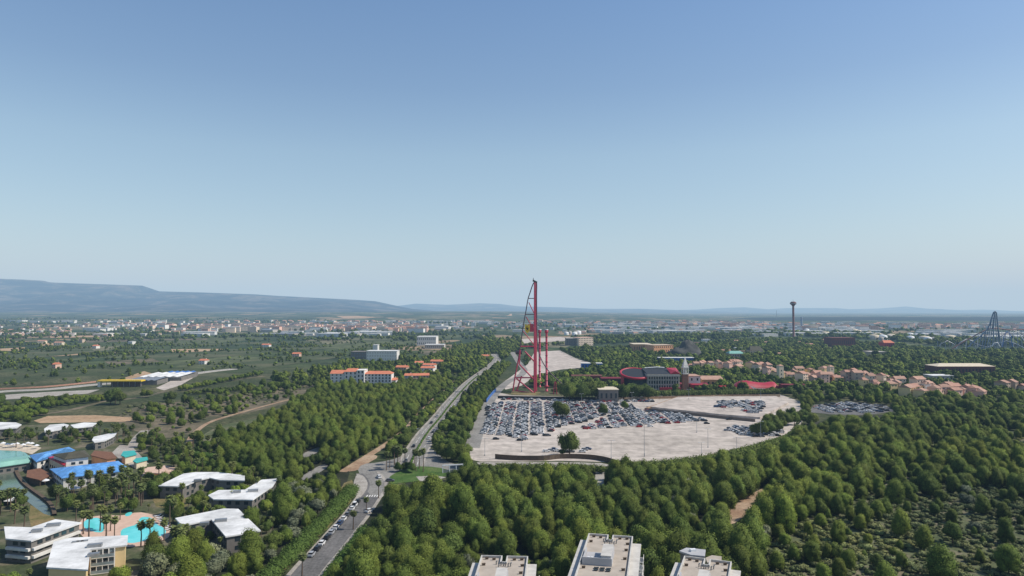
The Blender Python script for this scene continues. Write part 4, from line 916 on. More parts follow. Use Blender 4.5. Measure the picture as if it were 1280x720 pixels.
# red tent hall
Yt_ = 686; a, b_ = P(922, 487, Yt_), P(975, 487, Yt_); rt = empty('tent_hall', ((a.x+b_.x)/2, Yt_, 0), 0, 'curved bright red tent-like hall with a white front triangle', 'hall'); w = b_.x-a.x
prof = [(0,3.5),(.08,6.8),(.18,8.6),(.3,8.9),(.45,7.6),(.6,6.8),(.75,6.6),(.88,7.6),(.95,7.4),(1,5)]
k = MB(); rows_ = 9; vs = []
for j in range(rows_):
    t = j/(rows_-1); bulge = math.sin(math.pi*t)**.6
    for u, zz in prof: vs.append((-w/2+w*u, 22*t, 1.2+(zz-1.2)*bulge if 0 < t < 1 else 1.2))
n = len(prof); k.add(vs, [(j*n+i, j*n+i+1, (j+1)*n+i+1, (j+1)*n+i) for j in range(rows_-1) for i in range(n-1)], 0, True); k.build('roof', M['red'], rt)
k = MB(); k.box(-w/2+1, w/2-1, 1, 21, -.3, 2.6); k.build('wall', M['deep_red'], rt)
k = MB(); k.add([(-w*.22,-.4,5.2),(-w*.12,-.6,1.3),(w*.1,-.6,.9),(-w*.1,-.5,2.6)], [(0,1,2,3)]); k.add([(-w*.02,-.7,.8),(w*.3,-.7,.8),(w*.28,-.7,2.0),(-w*.02,-.7,2.0)], [(0,1,2,3)]); k.build('white_panel', M['white_metal'], rt)
exclude([(a.x,Yt_),(b_.x,Yt_),(b_.x,Yt_+24),(a.x,Yt_+24)], 3, 10)
pblock('tent_hall', 'small red canopy roof at the far right end behind the car park trees', 'canopy', 978,1006,489,481, 10, M['deep_red'], M['deep_red'], gable=.6, front=3)
# gatehouse, sheds and halls around the park
pblock('gatehouse', 'flat cream-roofed grey gatehouse between dark trees at the car park wall', 'building', 749,773,500,487.5, 22, M['grey_wall'], M['cream'], Y=600, rows=1, front=16)
pblock('ride_station', 'long dark red ride station roof right of the coaster', 'station', 715,752,477,470, 14, M['deep_red'], M['rust'], gable=1, front=6)
pblock('ride_station', 'low brick-red service building beside the pavilion', 'station', 752,776,480,473, 14, M['rust'], M['deep_red'], gable=1, front=6)
pblock('hotel_building', 'blocky beige hotel building beyond the trees right of the coaster', 'building', 722,743,432,422, 26, M['far_cream'], M['far_pink'], rows=4, front=60, rot=.45)
pblock('hotel_building', 'left part of the beige hotel, its shade put into a dark wall colour', 'building', 708,722,432,423, 40, M['grey_wall'], M['stone'], rows=4, front=60)  # dark wall colour stands in for shade on the hotel's left part
pblock('theatre', 'large ochre orange theatre box with pale roof', 'building', 815,844,441,431.5, 30, M['orange_wall'], M['tan_wall'], rows=2, front=40, rot=.4)
pblock('theatre', 'pale flat-roofed hall adjoining the ochre theatre on its left', 'building', 792,815,440,430.5, 50, M['ochre_wall'], M['cream'], rows=1, front=40)
pblock('depot', 'long white-roofed depot with a blue wall behind the bell tower', 'building', 824,868,453,447.5, 16, M['blue_paint'], M['white_roof'], front=36)
pblock('pergola', 'blue-fronted building with white roof behind the green hedge', 'building', 727,753,461,454.5, 12, M['blue_paint'], M['white_roof'], front=24)
pblock('barn', 'very long barn-like hall with pale ochre roof among the trees at right', 'building', 1172,1244,468,458, 26, M['rust'], M['cream'], Y=850, gable=3, front=30, hip=True)
pblock('red_hall', 'wide flat red-brown hall on the wooded skyline', 'building', 1040,1069,428,422.5, 40, M['rust'], M['rust'], front=80, Y=1500)
pblock('pagoda', 'small red pagoda-roofed pavilion right of the red-brown hall', 'pavilion', 1105,1118,434,428.5, 22, M['red'], M['orange_tiles'], gable=5, hip=True, front=80, Y=1450)
pblock('tan_hall', 'tan flat hall half hidden among the trees below the red-brown hall', 'building', 1088,1108,446,440, 26, M['tan_wall'], M['stone'], front=60)
pblock('domed_pavilion', 'small dark domed pavilion among the trees right of the depot', 'pavilion', 938,954,444,438, 20, M['tan_wall'], M['olive_roof'], gable=7, hip=True, front=50)
pblock('domed_pavilion', 'pavilion with a pale green roof among trees', 'pavilion', 912,930,447,442, 20, M['tan_wall'], M['mint_roof'], gable=4, hip=True, front=50)
pblock('greenhouse', 'low white-roofed greenhouse beside the terracotta village', 'greenhouse', 1166,1192,476,470, 18, M['stone'], M['white_roof'], front=20)
# dark rocky mound
x, y = G(871, 447); k = MB(); rows_ = 14; cols = 28; vs = []
for j in range(rows_):
    t = j/(rows_-1)
    for i in range(cols):
        a = 2*math.pi*i/cols; nz = mnoise.fractal(Vector((math.cos(a)*1.5, math.sin(a)*1.5, t*3)), 1, 2, 5); rr = (1-t)*34*(1+.35*nz)
        vs.append((rr*math.cos(a), rr*math.sin(a)*.8, 27*t**.8*(1+.18*nz)))
k.add(vs, [(j*cols+i, j*cols+(i+1)%cols, (j+1)*cols+(i+1)%cols, (j+1)*cols+i) for j in range(rows_-1) for i in range(cols)], 0, True)
o_ = k.build('rock_mound', M['rock'], label='dark cone-shaped artificial rock mountain rising from the park trees', cat='rock'); o_.location = (x, y+60, 0)
exclude([(x-36, y-10),(x+36, y-10),(x+36, y+90),(x-36, y+90)])
# observation/drop tower
Yd = 1900; x = P(992, 420, Yd).x; zt = P(992, 377, Yd).z; rt = empty('observation_tower', (x, Yd, 0), 0, 'tall brown drop tower with a wide ring-shaped head on the skyline', 'tower')
k = MB(); k.lathe([(3.6,0),(3.0,2),(2.8,zt-12)], n=12); k.build('shaft', M['tower_brown'], rt)
k = MB(); k.lathe([(3.6,zt-12),(5,zt-9),(8.2,zt-7.2),(8.4,zt-3),(6.5,zt-1.6),(5,zt)], n=20); k.build('head', M['rust'], rt)
k = MB(); k.lathe([(8.6,zt-6.2),(8.6,zt-4.4)], n=20); k.build('ring', M['metal'], rt)
k = MB(); k.tube([(0,0,zt),(0,0,zt+6)], .3, 6); k.build('mast', M['metal'], rt)
Yd = 3000; x = P(1002, 415, Yd).x; rt = empty('refinery_column', (x, Yd, 0), 0, 'dark slender refinery column right of the brown drop tower', 'chimney')
z_ = P(1002, 396, Yd).z; k = MB(); k.lathe([(4.5,0),(4.2,z_-3),(2.5,z_)], n=12); k.build('shell', M['steel_blue'], rt)
for q in (.35,.6,.85): k = MB(); k.lathe([(5.4,z_*q),(5.4,z_*q+1.6)], n=12); k.build('platform', M['metal'], rt)
for px, yt, Yd, lab in ((970.5,388,5200,'faint distant lattice mast left of the brown drop tower'), (1051,402,3600,'thin pale flare stack between the tower and the tank farm'), (817.5,401,3000,'thin dark mast standing above the city left of centre'), (1168,405,3200,'thin mast behind the tank farm')):
    v = P(px, yt, Yd); k = MB(); k.tube([(0,0,-1),(0,0,v.z)], [2.6, 1.1], 8); o_ = k.build('mast', M['metal'], label=lab, cat='mast'); o_.location = (v.x, Yd, 0)
# blue hypercoaster at right
Ys = 1365; o = (P(1241,438,Ys).x, Ys); rt = empty('roller_coaster', (o[0], Ys, 0), 0, 'steel blue coaster hill with a steep peak at the right skyline', 'roller coaster')
def sp(name, pts, r, m, dy=0, n=6):
    w = [lp(a, b, Ys+dy, o) for a, b in pts]; k = MB(); k.tube(w, r, n); return k.build(name, m, rt)
sp('track', [(1206,438),(1216,428),(1226,420),(1233,413),(1237,406),(1240,396),(1242,390.5),(1243.8,389),(1245.6,391),(1246.5,400),(1248,415),(1252,432)], 1.3, M['steel_blue'])
sp('track', [(1190,436),(1205,427),(1214,422),(1224,416.5),(1232,412.5),(1240,410.5),(1250,411),(1262,412.5),(1278,412),(1292,414)], 1.2, M['tower_brown'], 15)
sp('track', [(1194,438),(1200,428),(1208,424),(1216,426),(1220,434),(1222,440)], .8, M['white_metal'], 25)
sp('track', [(1238,438),(1242,429),(1247,428),(1251,436),(1252,440)], .9, M['white_metal'], -12)
sp('track', [(1272,415),(1276,420),(1281,427),(1290,436)], .9, M['white_metal'], 5)
sp('track', [(1252,440),(1255,420),(1259,414),(1264,420),(1266,440)], .8, M['blue_paint'], 10)
for a in ((1243.3,390,1240,440),(1243.8,390,1246.5,440),(1243,392,1236,440),(1239.8,398,1233,440),(1245.6,394,1249.5,440),(1236,409,1229,440),(1232,413.5,1226,440),(1227,419.5,1222,440),(1247,405,1253,440),(1241,404,1243.6,440)):
    sp('support', [(a[0], a[1]), (a[2], a[3])], .75, M['steel_blue'], rnd.uniform(-4, 4))
for i in range(16): px = 1208+i*4.9; sp('support', [(px, 426 if px < 1222 else 413), (px+rnd.uniform(-2, 2), 440)], .5, M['steel_blue'] if i % 3 else M['white_metal'], 14)
sp('track', [(1246,424),(1256,417),(1266,413),(1276,416),(1284,424),(1292,436)], .9, M['metal'], 30)
sp('track', [(1170,438),(1176,430),(1184,426),(1192,430),(1197,438)], .9, M['metal'], 34)
sp('track', [(1210,424),(1222,431),(1234,434),(1246,430),(1258,426),(1270,430),(1284,437)], .9, M['steel_blue'], 22)
for i in range(26): px = 1172+i*4.6; yy_ = 430-10*math.exp(-((px-1243)/22)**2)-rnd.uniform(0, 4); sp('support', [(px, yy_), (px+rnd.uniform(-3, 3), 441)], .45, M['metal'] if i % 2 else M['steel_blue'], 24)
for i in range(5): yy = 398+i*8; sp('strut', [(1240-i*2.0, yy), (1246+i*.6, yy)], .45, M['steel_blue'])

# ---------------------------------------------------------------- buildings left of the avenue
rt = pblock('hotel', 'long white four-storey hotel with orange-red tiled roofs', 'hotel', 413,444,482,467, 16, M['white_wall'], M['orange_tiles'], gable=3.2, rows=4, front=22)
def wing(x0, x1, yb, yt, depth, gable, roof, dy):
    Y = G(640, yb)[1]; a, b_ = P(x0, yt, Y), P(x1, yt, Y); X, Y0 = rt.location.x, rt.location.y; l, r = a.x-X, b_.x-X; h = a.z
    k = MB(); k.box(l, r, dy, dy+depth, -.3, h); k.build('wall', M['white_wall'], rt); k = MB(); i = (r-l)*.12
    k.add([(l-.5,dy-.5,h),(r+.5,dy-.5,h),(r+.5,dy+depth,h),(l-.5,dy+depth,h),(l+i,dy+depth/2,h+gable),(r-i,dy+depth/2,h+gable)], [(0,1,5,4),(1,2,5),(2,3,4,5),(3,0,4),(3,2,1,0)]); k.build('roof', roof, rt)
    n = max(1, int((r-l)/3.6)); st = h/4
    for q in range(4):
        for j in range(n):
            c = l+(r-l)*(j+.5)/n; k = MB(); k.box(c-.75, c+.75, dy-.08, dy, q*st+.9, q*st+st*.85); k.build('window', M['glass'], rt)
wing(455,489,482,467.5, 16, 2.6, M['orange_tiles'], .6); wing(431,447,482,464.5, 18, 3.0, M['orange_tiles'], -1.8); wing(447,456,482,462.5, 18, .8, M['white_wall'], -3.0)
exclude([G(410,484),G(494,484),G(494,478),G(410,478)], 4, 20)
for i, (px, py, w_, lab) in enumerate(((526,475,20,'red tile-roofed villa right of the long white hotel'), (511,474,9,'white gabled chapel-like house beside the tile-roofed villa'), (492,480,8,'low red-tiled annex at the right end of the hotel'),
    (503,464,14,'pale villa with faded tiles in the trees above the villa'), (524,457,10,'small white house with red roof near the pines'), (537,461,15,'terraced red-tiled house below the pines'), (546,456,14,'red-roofed house furthest right of the villa group'), (535,465,16,'pink house with red roof in the middle of the villa group'),
    (333,433,10,'small pink farmhouse in the left fields'), (371,445,9,'orange-roofed farmhouse among the orchards'), (607,448,9,'pink kiosk-like house beside the avenue bend'), (255,454,9,'white farmhouse with bare yard at left'), (71,459,5,'tiny white farmhouse in the far left scrub'), (120,434.5,6,'tiny white shed among the dark fields'))):
    x, y = G(px, py+1); d = y; house(x, y, w_*d/F, 10, 6.5 if w_ > 12 else 5.5, rnd.uniform(-.3, .3), M['white_wall'] if i % 3 else M['pink_wall'], M['orange_tiles'], lab, None, chimney=True, front=35)
pblock('office_building', 'cream-white office block above the red-roofed hotel', 'building', 458,496,451,439, 26, M['white_wall'], M['white_roof'], rows=3, front=60, wm=M['stone'])
pblock('office_building', 'dark grey glazed office wing left of the cream office block', 'building', 438.5,458,451,440, 24, M['grey_wall'], M['grey_wall'], rows=3, front=60, wm=M['wet_glass'])
pblock('office_building', 'small white penthouse cube above the cream office block', 'building', 466,472,447,431.5, 14, M['white_wall'], M['white_roof'], win=False, front=10)
pblock('factory', 'bright white factory hall in the middle distance', 'factory', 521,545,432,421, 50, M['white_wall'], M['white_roof'], front=100, rows=2)
pblock('factory', 'low white-roofed shed in front of the bright factory hall', 'factory', 531,555,436,431, 30, M['stone'], M['white_roof'], front=70)
# station with a yellow canopy, blue parking canopies
Yk = 715; a, b_ = P(121.5, 475.5, Yk), P(176, 475.5, Yk); rt = empty('station_canopy', ((a.x+b_.x)/2, Yk, 0), .02, 'long bright yellow canopy roof beside the railway line', 'canopy'); w = b_.x-a.x
k = MB(); k.box(-w/2, w/2, 0, 9, a.z-1.3, a.z); k.build('roof', M['yellow'], rt)
for i in range(8): k = MB(); x = -w/2+2+(w-4)*i/7; k.box(x-.2, x+.2, 3.5, 4.1, -.2, a.z-1.3); k.build('column', M['metal'], rt)
k = MB(); k.box(-w/2+12, w/2-3, 4.5, 8, -.2, a.z-1.5); k.build('wall', M['brown_wall'], rt)
k = MB(); k.box(-w/2+.5, -w/2+3, .5, 4, -.2, a.z-1.31); k.build('pillar', M['white_wall'], rt); exclude([(a.x,Yk-3),(b_.x,Yk-3),(b_.x,Yk+10),(a.x,Yk+10)], 2, 20)
for i, (x0, x1, yt, Y, dep, m_, lab) in enumerate(((160,196,475,735,30,'metal','grey-blue ribbed workshop roof behind the yellow canopy'), (176,226,472.5,775,50,'white_roof','wide silvery shed roof right of the yellow canopy'), (205,238,470,815,26,'blue_paint','bright blue shed roof at the right end of the sheds'))):
    a, b_ = P(x0, yt, Y), P(x1, yt, Y); rt = empty('shed', ((a.x+b_.x)/2, Y, 0), .1, lab, 'shed'); w = b_.x-a.x; h = 4.6; exclude([(a.x,Y),(b_.x,Y),(b_.x,Y+dep),(a.x,Y+dep)], 3, 24)
    k = MB(); k.box(-w/2+.5, w/2-.5, .5, dep-.5, -.2, h); k.build('wall', M['grey_wall'], rt); k = MB(); n = 10
    vs = []; 
    for q in range(n+1): vs += [(-w/2+w*q/n, 0, h+(.0 if q % 2 else .9)), (-w/2+w*q/n, dep, h+(.6 if q % 2 else 1.5))]
    k.add(vs, [(2*q, 2*q+2, 2*q+3, 2*q+1) for q in range(n)]); k.add([(-w/2,0,h-.4),(w/2,0,h-.4),(w/2,0,h+.1),(-w/2,0,h+.1)], [(0,1,2,3)]); k.build('roof', M[m_], rt)
# ---------------------------------------------------------------- terracotta village at right
VM = [M['far_pink'], M['tan_wall'], M['far_cream'], M['yellow_wall'], M['far_cream']]
vil = []
vr = random.Random(5)
for (x0, x1, y0, y1, n, zn) in ((860,900,462,465,7,'small cluster above the bell tower roofs'), (902,926,462,465,7,'small cluster right of the bell tower'), (938,960,464,467,6,'small cluster behind the tent hall'), (955,1068,469,478,26,'upper left part of the terracotta village'), (1070,1126,476,489,16,'middle of the terracotta village'), (1130,1196,486,498,17,'front right part of the terracotta village'), (1200,1228,493,498,4,'right end of the terracotta village'), (1246,1284,486,490,3,'low row at the right edge of the woods')):
    for i in range(n):
        px = x0+(x1-x0)*(i+.5)/n+vr.uniform(-2, 2); py = vr.uniform(y0, y1); vil.append((px, py, zn))
vil.sort(key=lambda t: t[1])
for i, (px, py, zn) in enumerate(vil):
    x, y = G(px, py); w_ = vr.uniform(5, 11.5); h_ = vr.choice((5.5, 7.5, 9, 11.5)) if py < 492 else vr.choice((6.2, 7.5, 9)); wm = vr.randrange(5)
    house(x, y, w_, vr.uniform(8, 12), h_, vr.uniform(-.1, .75), VM[wm], M['pink_tiles'] if i % 3 else M['terracotta'], '%s tile-roofed house in the %s' % (('pink', 'tan', 'cream', 'ochre', 'white')[wm], zn), 'terracotta village houses', rh=vr.uniform(1.8, 3), hip=vr.random() < .4, rows=2 if h_ < 8 else 3, chimney=vr.random() < .3, front=2)
for px, yb, yt, lab in ((1038,474,456,'square ochre tower in the upper terracotta village'), (1157,494,477,'white square tower in the front right village'), (975,476,455,'pale ochre tower at the left end of the village')):
    Y = G(px, yb)[1]; v = P(px, yt, Y); rt = empty('village_tower', (v.x, Y, 0), .2, lab, 'tower')
    k = MB(); k.box(-2.8,2.8,-2.8,2.8,-.3,v.z-2); k.build('wall', M['white_wall'] if '1157' in str(px) else M['cream'], rt)
    k = MB(); k.add([(-3.1,-3.1,v.z-2),(3.1,-3.1,v.z-2),(3.1,3.1,v.z-2),(-3.1,3.1,v.z-2),(0,0,v.z)], [(0,1,4),(1,2,4),(2,3,4),(3,0,4),(3,2,1,0)]); k.build('roof', M['pink_tiles'], rt)
    for q in range(3): k = MB(); k.box(-.6,.6,-2.88,-2.8,3+q*4,4.6+q*4); k.build('window', M['glass'], rt)
# ---------------------------------------------------------------- far towns: individual buildings, then the rest as one mass
FM = [M['pink_wall'], M['tan_wall'], M['cream'], M['white_wall'], M['stone'], M['white_roof'], M['brick']]
def fb_mesh(w, d, h, wm, rm, gable, name):
    b = MB(); b.box(-w/2, w/2, -d/2, d/2, -3, h)
    if gable: b.add([(-w/2,-d/2,h),(w/2,-d/2,h),(w/2,d/2,h),(-w/2,d/2,h),(-w/2,0,h+gable),(w/2,0,h+gable)], [(0,1,5,4),(2,3,4,5),(1,2,5),(3,0,4)], 1)
    else: b.box(-w/2-.4, w/2+.4, -d/2-.4, d/2+.4, h+.01, h+.8, 1)
    for t in np.arange(1.6, h-1, 3.1):
        for q in range(int(w/4)): cx = -w/2+2+q*4; b.box(cx-.6, cx+.6, -d/2-.08, -d/2, t, t+1.1, 2)
    return b.mesh(name, [wm, rm, M['glass']])
flats = [fb_mesh(*a, 'block_of_flats') for a in ((22,14,13,M['far_pink'],M['pink_tiles'],0),(28,14,15,M['far_cream'],M['stone'],0),(18,14,11,M['far_cream'],M['terracotta'],3),(34,16,13,M['far_white'],M['pink_tiles'],0),(20,14,14,M['far_pink'],M['terracotta'],0),(24,15,12,M['far_white'],M['pink_tiles'],0))]
sheds_ = [fb_mesh(*a, 'warehouse') for a in ((60,30,9,FM[3],FM[5],0),(90,35,10,FM[5],FM[5],0),(45,30,8,FM[4],M['metal'],2),(38,24,8,FM[3],FM[5],0))]
houses_ = [fb_mesh(*a, 'townhouse') for a in ((12,9,6,FM[0],M['pink_tiles'],2.2),(14,10,7,FM[3],M['terracotta'],2.2),(11,9,8,FM[1],M['pink_tiles'],0),(16,10,6,FM[2],M['terracotta'],2),(15,12,9,FM[3],M['white_roof'],0))]
tanks_ = []
for r_t, h_t, mm in ((9,10,'white_metal'),(7,9,'stone'),(12,10,'cream')):
    b = MB(); b.lathe([(r_t,-1),(r_t,h_t),(r_t*.6,h_t+1.6),(.5,h_t+2.4)], n=20); b.lathe([(r_t+.3,h_t*.5),(r_t+.3,h_t*.5+.4)], n=20); tanks_.append(b.mesh('storage_tank', [M[mm]]))
fr = random.Random(19); spots = {'block_of_flats': [], 'warehouse': [], 'townhouse': [], 'storage_tank': []}
def fill(kind, x0, x1, y0, y1, n, where):
    for _ in range(n):
        px = fr.uniform(x0, x1); py = fr.uniform(y0, y1); x, y = G(px, py)
        for _k in range(3):
            x, y = G(px, py, hgt(x, y)); 
            if y < 100 or y > 11000: y = min(max(y, 100), 11000)
        spots[kind].append((x, y, px, where))
fill('block_of_flats', 300,420,408,414.5,105,'in the long pink town behind the orchards'); fill('block_of_flats', 420,532,408.5,415.5,110,'in the long pink town behind the orchards'); fill('block_of_flats', 188,325,408,411.5,50,'in the pale left end of the long pink town')
fill('block_of_flats', 250,330,413,416,16,'in the pale left end of the long pink town')
fill('townhouse', 90,230,405,413,50,'in the far left reddish suburb'); fill('townhouse', 330,530,404,411,40,'in the long pink town behind the orchards')
fill('warehouse', 350,470,417,421,10,'in front of the long pink town'); fill('warehouse', 435,480,418,421,6,'in front of the long pink town')
fill('townhouse', 0,95,394,398,70,'in the far left town under the hills'); fill('warehouse', 0,160,399,404,14,'in the far left town under the hills'); fill('warehouse', 100,470,395,400,46,'on the plain under the hills')
fill('townhouse', 150,520,396,403,60,'on the plain under the hills')
fill('warehouse', 430,660,398,400,26,'on the plain under the hills'); fill('warehouse', 530,580,407,413,9,'right of the long pink town')
fill('townhouse', 560,720,400,412,60,'in the scattered suburbs behind the tall coaster'); fill('warehouse', 640,760,405,416,16,'in the scattered suburbs behind the tall coaster')
fill('warehouse', 740,960,404,419,80,'in the pale city right of centre'); fill('townhouse', 700,960,402,418,170,'in the pale city right of centre'); fill('block_of_flats', 790,965,404,410,70,'in the pale city right of centre')
fill('block_of_flats', 940,1110,406,414,40,'around the refinery'); fill('warehouse', 940,1130,404,421,60,'around the refinery'); fill('townhouse', 960,1280,406,413,120,'in the coastal suburb at right'); fill('block_of_flats', 1110,1290,407,411,40,'in the coastal suburb at right')
fill('storage_tank', 1088,1150,420,426,12,'in the tank farm behind the woods'); fill('storage_tank', 1000,1090,412,420,14,'around the refinery'); fill('warehouse', 1150,1290,415,428,24,'around the blue coaster')
fill('storage_tank', 704,724,417,420,5,'in the scattered suburbs behind the tall coaster'); fill('storage_tank', 1150,1200,420,428,8,'around the blue coaster')
fill('townhouse', 0,300,416,440,7,'alone in the left fields'); fill('townhouse', 860,1040,428,446,14,'scattered among the park trees')
CATN = {'block_of_flats': ('block of flats', 'pale low block of flats '), 'warehouse': ('warehouse', 'flat pale-roofed warehouse '), 'townhouse': ('house', 'small tile-roofed house '), 'storage_tank': ('storage tank', 'round white storage tank ')}
for kind, lst in spots.items():
    meshes = {'block_of_flats': flats, 'warehouse': sheds_, 'townhouse': houses_, 'storage_tank': tanks_}[kind]; lst.sort(key=lambda s: s[1])
    firsts = []; rest = []
    for i, (x, y, px, wh) in enumerate(lst):
        rz = fr.choice((-.25, 0, .2))+fr.uniform(-.08, .08)
        if y > 3300 and kind in ('townhouse',) : scl = 1.5
        elif kind == 'block_of_flats': scl = 1.2
        else: scl = 1.0
        scl *= fr.uniform(.8, 1.15)
        if i < 290 and len(meshes) and i < len(lst):
            o_ = put(kind, meshes[i % len(meshes)], None, (x, y, hgt(x, y)), rz, (scl, scl, scl)); tag(o_, CATN[kind][1]+wh, CATN[kind][0], CATN[kind][1].strip()+' '+wh)
            if i < len(meshes): firsts.append(o_)
        else: rest.append((x, y, hgt(x, y), scl, rz))
    if rest: scatter_stuff('distant_houses', rest, firsts, 'mass of tiny distant town houses along the plain below the hills', 'distant town')
# ---------------------------------------------------------------- cars
CC = {'white': (.72,.72,.72), 'silver': (.36,.37,.39), 'black': (.014,.014,.016), 'grey': (.09,.095,.105), 'red': (.36,.015,.015), 'blue': (.03,.055,.13), 'beige': (.35,.30,.22)}
def carpaint(n, c):
    m = mat('car_paint_'+n, c, tuple(x*.96 for x in c), 2, .4, .4); m.node_tree.nodes['Principled BSDF'].inputs['Coat Weight'].default_value = .25; return m
CM = {k: carpaint(k, v) for k, v in CC.items()}
def car_shapes(van=False):
    h = .35 if van else 0
    S = [(-2.12,.66,.40,.78),(-2.02,.80,.26,.98+h),(-1.2,.87,.22,.98),(.0,.88,.22,.96),(1.15,.87,.22,.93),(1.85,.82,.26,.80),(2.10,.66,.38,.62)]
    b = MB(); vs = []
    for x, w, z0, z1 in S: vs += [(x,-w,z0),(x,w,z0),(x,w,(z0+z1)*.56),(x,w*.94,z1),(x,-w*.94,z1),(x,-w,(z0+z1)*.56)]
    n = len(S); b.add(vs, [(6*i+j, 6*i+(j+1)%6, 6*(i+1)+(j+1)%6, 6*(i+1)+j) for i in range(n-1) for j in range(6)]+[(0,5,4,3,2,1), tuple(6*(n-1)+j for j in range(6))])
    zt = 1.42+h*1.3; xb = -1.95 if van else -1.35
    b.add([(xb,-.62,zt-.02),(.42,-.62,zt-.02),(.42,.62,zt-.02),(xb,.62,zt-.02),(xb+.1,-.52,zt+.05),(.3,-.52,zt+.05),(.3,.52,zt+.05),(xb+.1,.52,zt+.05)], [(0,1,5,4),(1,2,6,5),(2,3,7,6),(3,0,4,7),(4,5,6,7),(3,2,1,0)])
    g = MB(); g.add([(xb-.5,-.80,.93),(1.12,-.80,.90),(1.12,.80,.90),(xb-.5,.80,.93),(xb,-.61,zt-.021),(.42,-.61,zt-.021),(.42,.61,zt-.021),(xb,.61,zt-.021)], [(0,1,5,4),(1,2,6,5),(2,3,7,6),(3,0,4,7),(4,5,6,7)])
    for x in (-.62, .36 if not van else .3):
        for s in (-1, 1): b.add([(x-.05,s*.815,.92),(x+.05,s*.815,.92),(x+.03-.12,s*.62,zt),(x-.07-.12+.05,s*.62,zt)], [(0,1,2,3)])
    return b, g
def wheel_mb(cx=0, cy=0, cz=0):
    k = MB(); n = 12; vs = [(cx+.32*math.cos(6.283*i/n), cy+s, cz+.32*math.sin(6.283*i/n)) for s in (-.1, .1) for i in range(n)]
    k.add(vs, [(i, (i+1)%n, n+(i+1)%n, n+i) for i in range(n)]+[tuple(range(n))[::-1], tuple(range(n, 2*n))]); return k
BODY = {}; WHOLE = {}; b_, g_ = car_shapes(); bv, gv = car_shapes(True)
GL = g_.mesh('car_windows', [M['car_glass']]); GLV = gv.mesh('van_windows', [M['car_glass']]); WH = wheel_mb().mesh('wheel', [M['tyre']])
for c in CC:
    BODY[c] = b_.mesh('car_body', [CM[c]])
    k = MB(); k.v = list(b_.v); k.f = [list(f) for f in b_.f]; k.m = [0]*len(k.f); k.sm = [False]*len(k.f); k.add(g_.v, g_.f, 1)
    for x in (-1.3, 1.35):
        for y in (-.8, .8): q = wheel_mb(x, y, .32); k.add(q.v, q.f, 2)
    WHOLE[c] = k.mesh('car', [CM[c], M['car_glass'], M['tyre']])
BODYV = bv.mesh('van_body', [CM['white']])
def full_car(x, y, rz, color, label, van=False, name='parked_car', group=None, z=.055):
    rt = empty(name, (x, y, z), rz, label, 'van' if van else 'car', group)
    put('body', BODYV if van else BODY[color], rt); put('windows', GLV if van else GL, rt)
    for wx in (-1.3, 1.35):
        for wy in (-.8, .8): put('wheel', WH, rt, (wx, wy, .32))
    return rt
def heading(path, i): a, b = path[max(0, i-1)], path[min(len(path)-1, i+1)]; return math.atan2(b[1]-a[1], b[0]-a[0])
def nearest(path, px, py):
    X, Y = G(px, py); return min(range(len(path)), key=lambda i: (path[i][0]-X)**2+(path[i][1]-Y)**2)
x, y = G(473.5, 597.5); full_car(x, y, 2.0, 'white', 'white car driving on the roundabout bend', name='moving_car')
x, y = G(487.5, 602); full_car(x, y, .1, 'grey', 'dark grey car by the roundabout lawn', name='moving_car')
ribbon('road', south, -5.3, -3.34, .059, M['asphalt'])
north_i = nearest(south, 450, 628); south_i = nearest(south, 383, 706)
cols_ = ['black','white','white','grey','white','blue','white','silver','black','white','black','silver','black','white','grey','black','white','silver','black']
lo, hi = min(north_i, south_i), max(north_i, south_i); pk = offset(south, -4.3); acc = 0; kk = 0; last = None
desc = ['nearest the bottom edge', 'second from the bottom edge']
for i in range(hi, lo, -1):
    if last is None or math.hypot(pk[i][0]-last[0], pk[i][1]-last[1]) > 5.1:
        last = pk[i]; c = cols_[kk % len(cols_)]; rank = ['first','second','third','fourth','fifth','sixth','seventh','eighth','ninth','tenth','eleventh','twelfth','thirteenth','fourteenth','fifteenth','sixteenth','seventeenth','eighteenth','nineteenth','twentieth','last'][min(kk, 20)]
        full_car(pk[i][0], pk[i][1], heading(south, i), c, '%s car parked along the hedge, %s from the roundabout end' % (c, rank), van=(kk == 1), group=None); kk += 1
for px, py, c, d in ((487,628,'black',0),):
    x, y = G(462, 640); full_car(x, y, 1.1, 'white', 'white car on the carriageway beside the roadside palms', name='moving_car')
for j, (px, py, off, c) in enumerate(((513,578,-3.2,'grey'),(524,558,-3.2,'black'),(530,548,3.2,'white'),(536,541,3.2,'grey'),(545,529,-3.2,'black'),(552,521,-3.2,'silver'),(560,510,3.2,'white'),(568,500,-3.2,'white'),(577,489,3.2,'grey'),(586,480,3.2,'white'),(600,468,-3.2,'black'))):
    i = nearest(avenue, px, py); p = offset(avenue, off)[i]
    full_car(p[0], p[1], heading(avenue, i)+(math.pi if off < 0 else 0), c, '%s car on the %s carriageway of the avenue, %s car up from the roundabout' % (c, 'left' if off < 0 else 'right', ('first','second','third','fourth','fifth','sixth','seventh','eighth','ninth','tenth','eleventh')[j]), name='moving_car')
cw = ['white']*44+['silver']*15+['black']*26+['grey']*14+['red']*3+['blue']*3+['beige']*1
cr_ = random.Random(42); lot = []
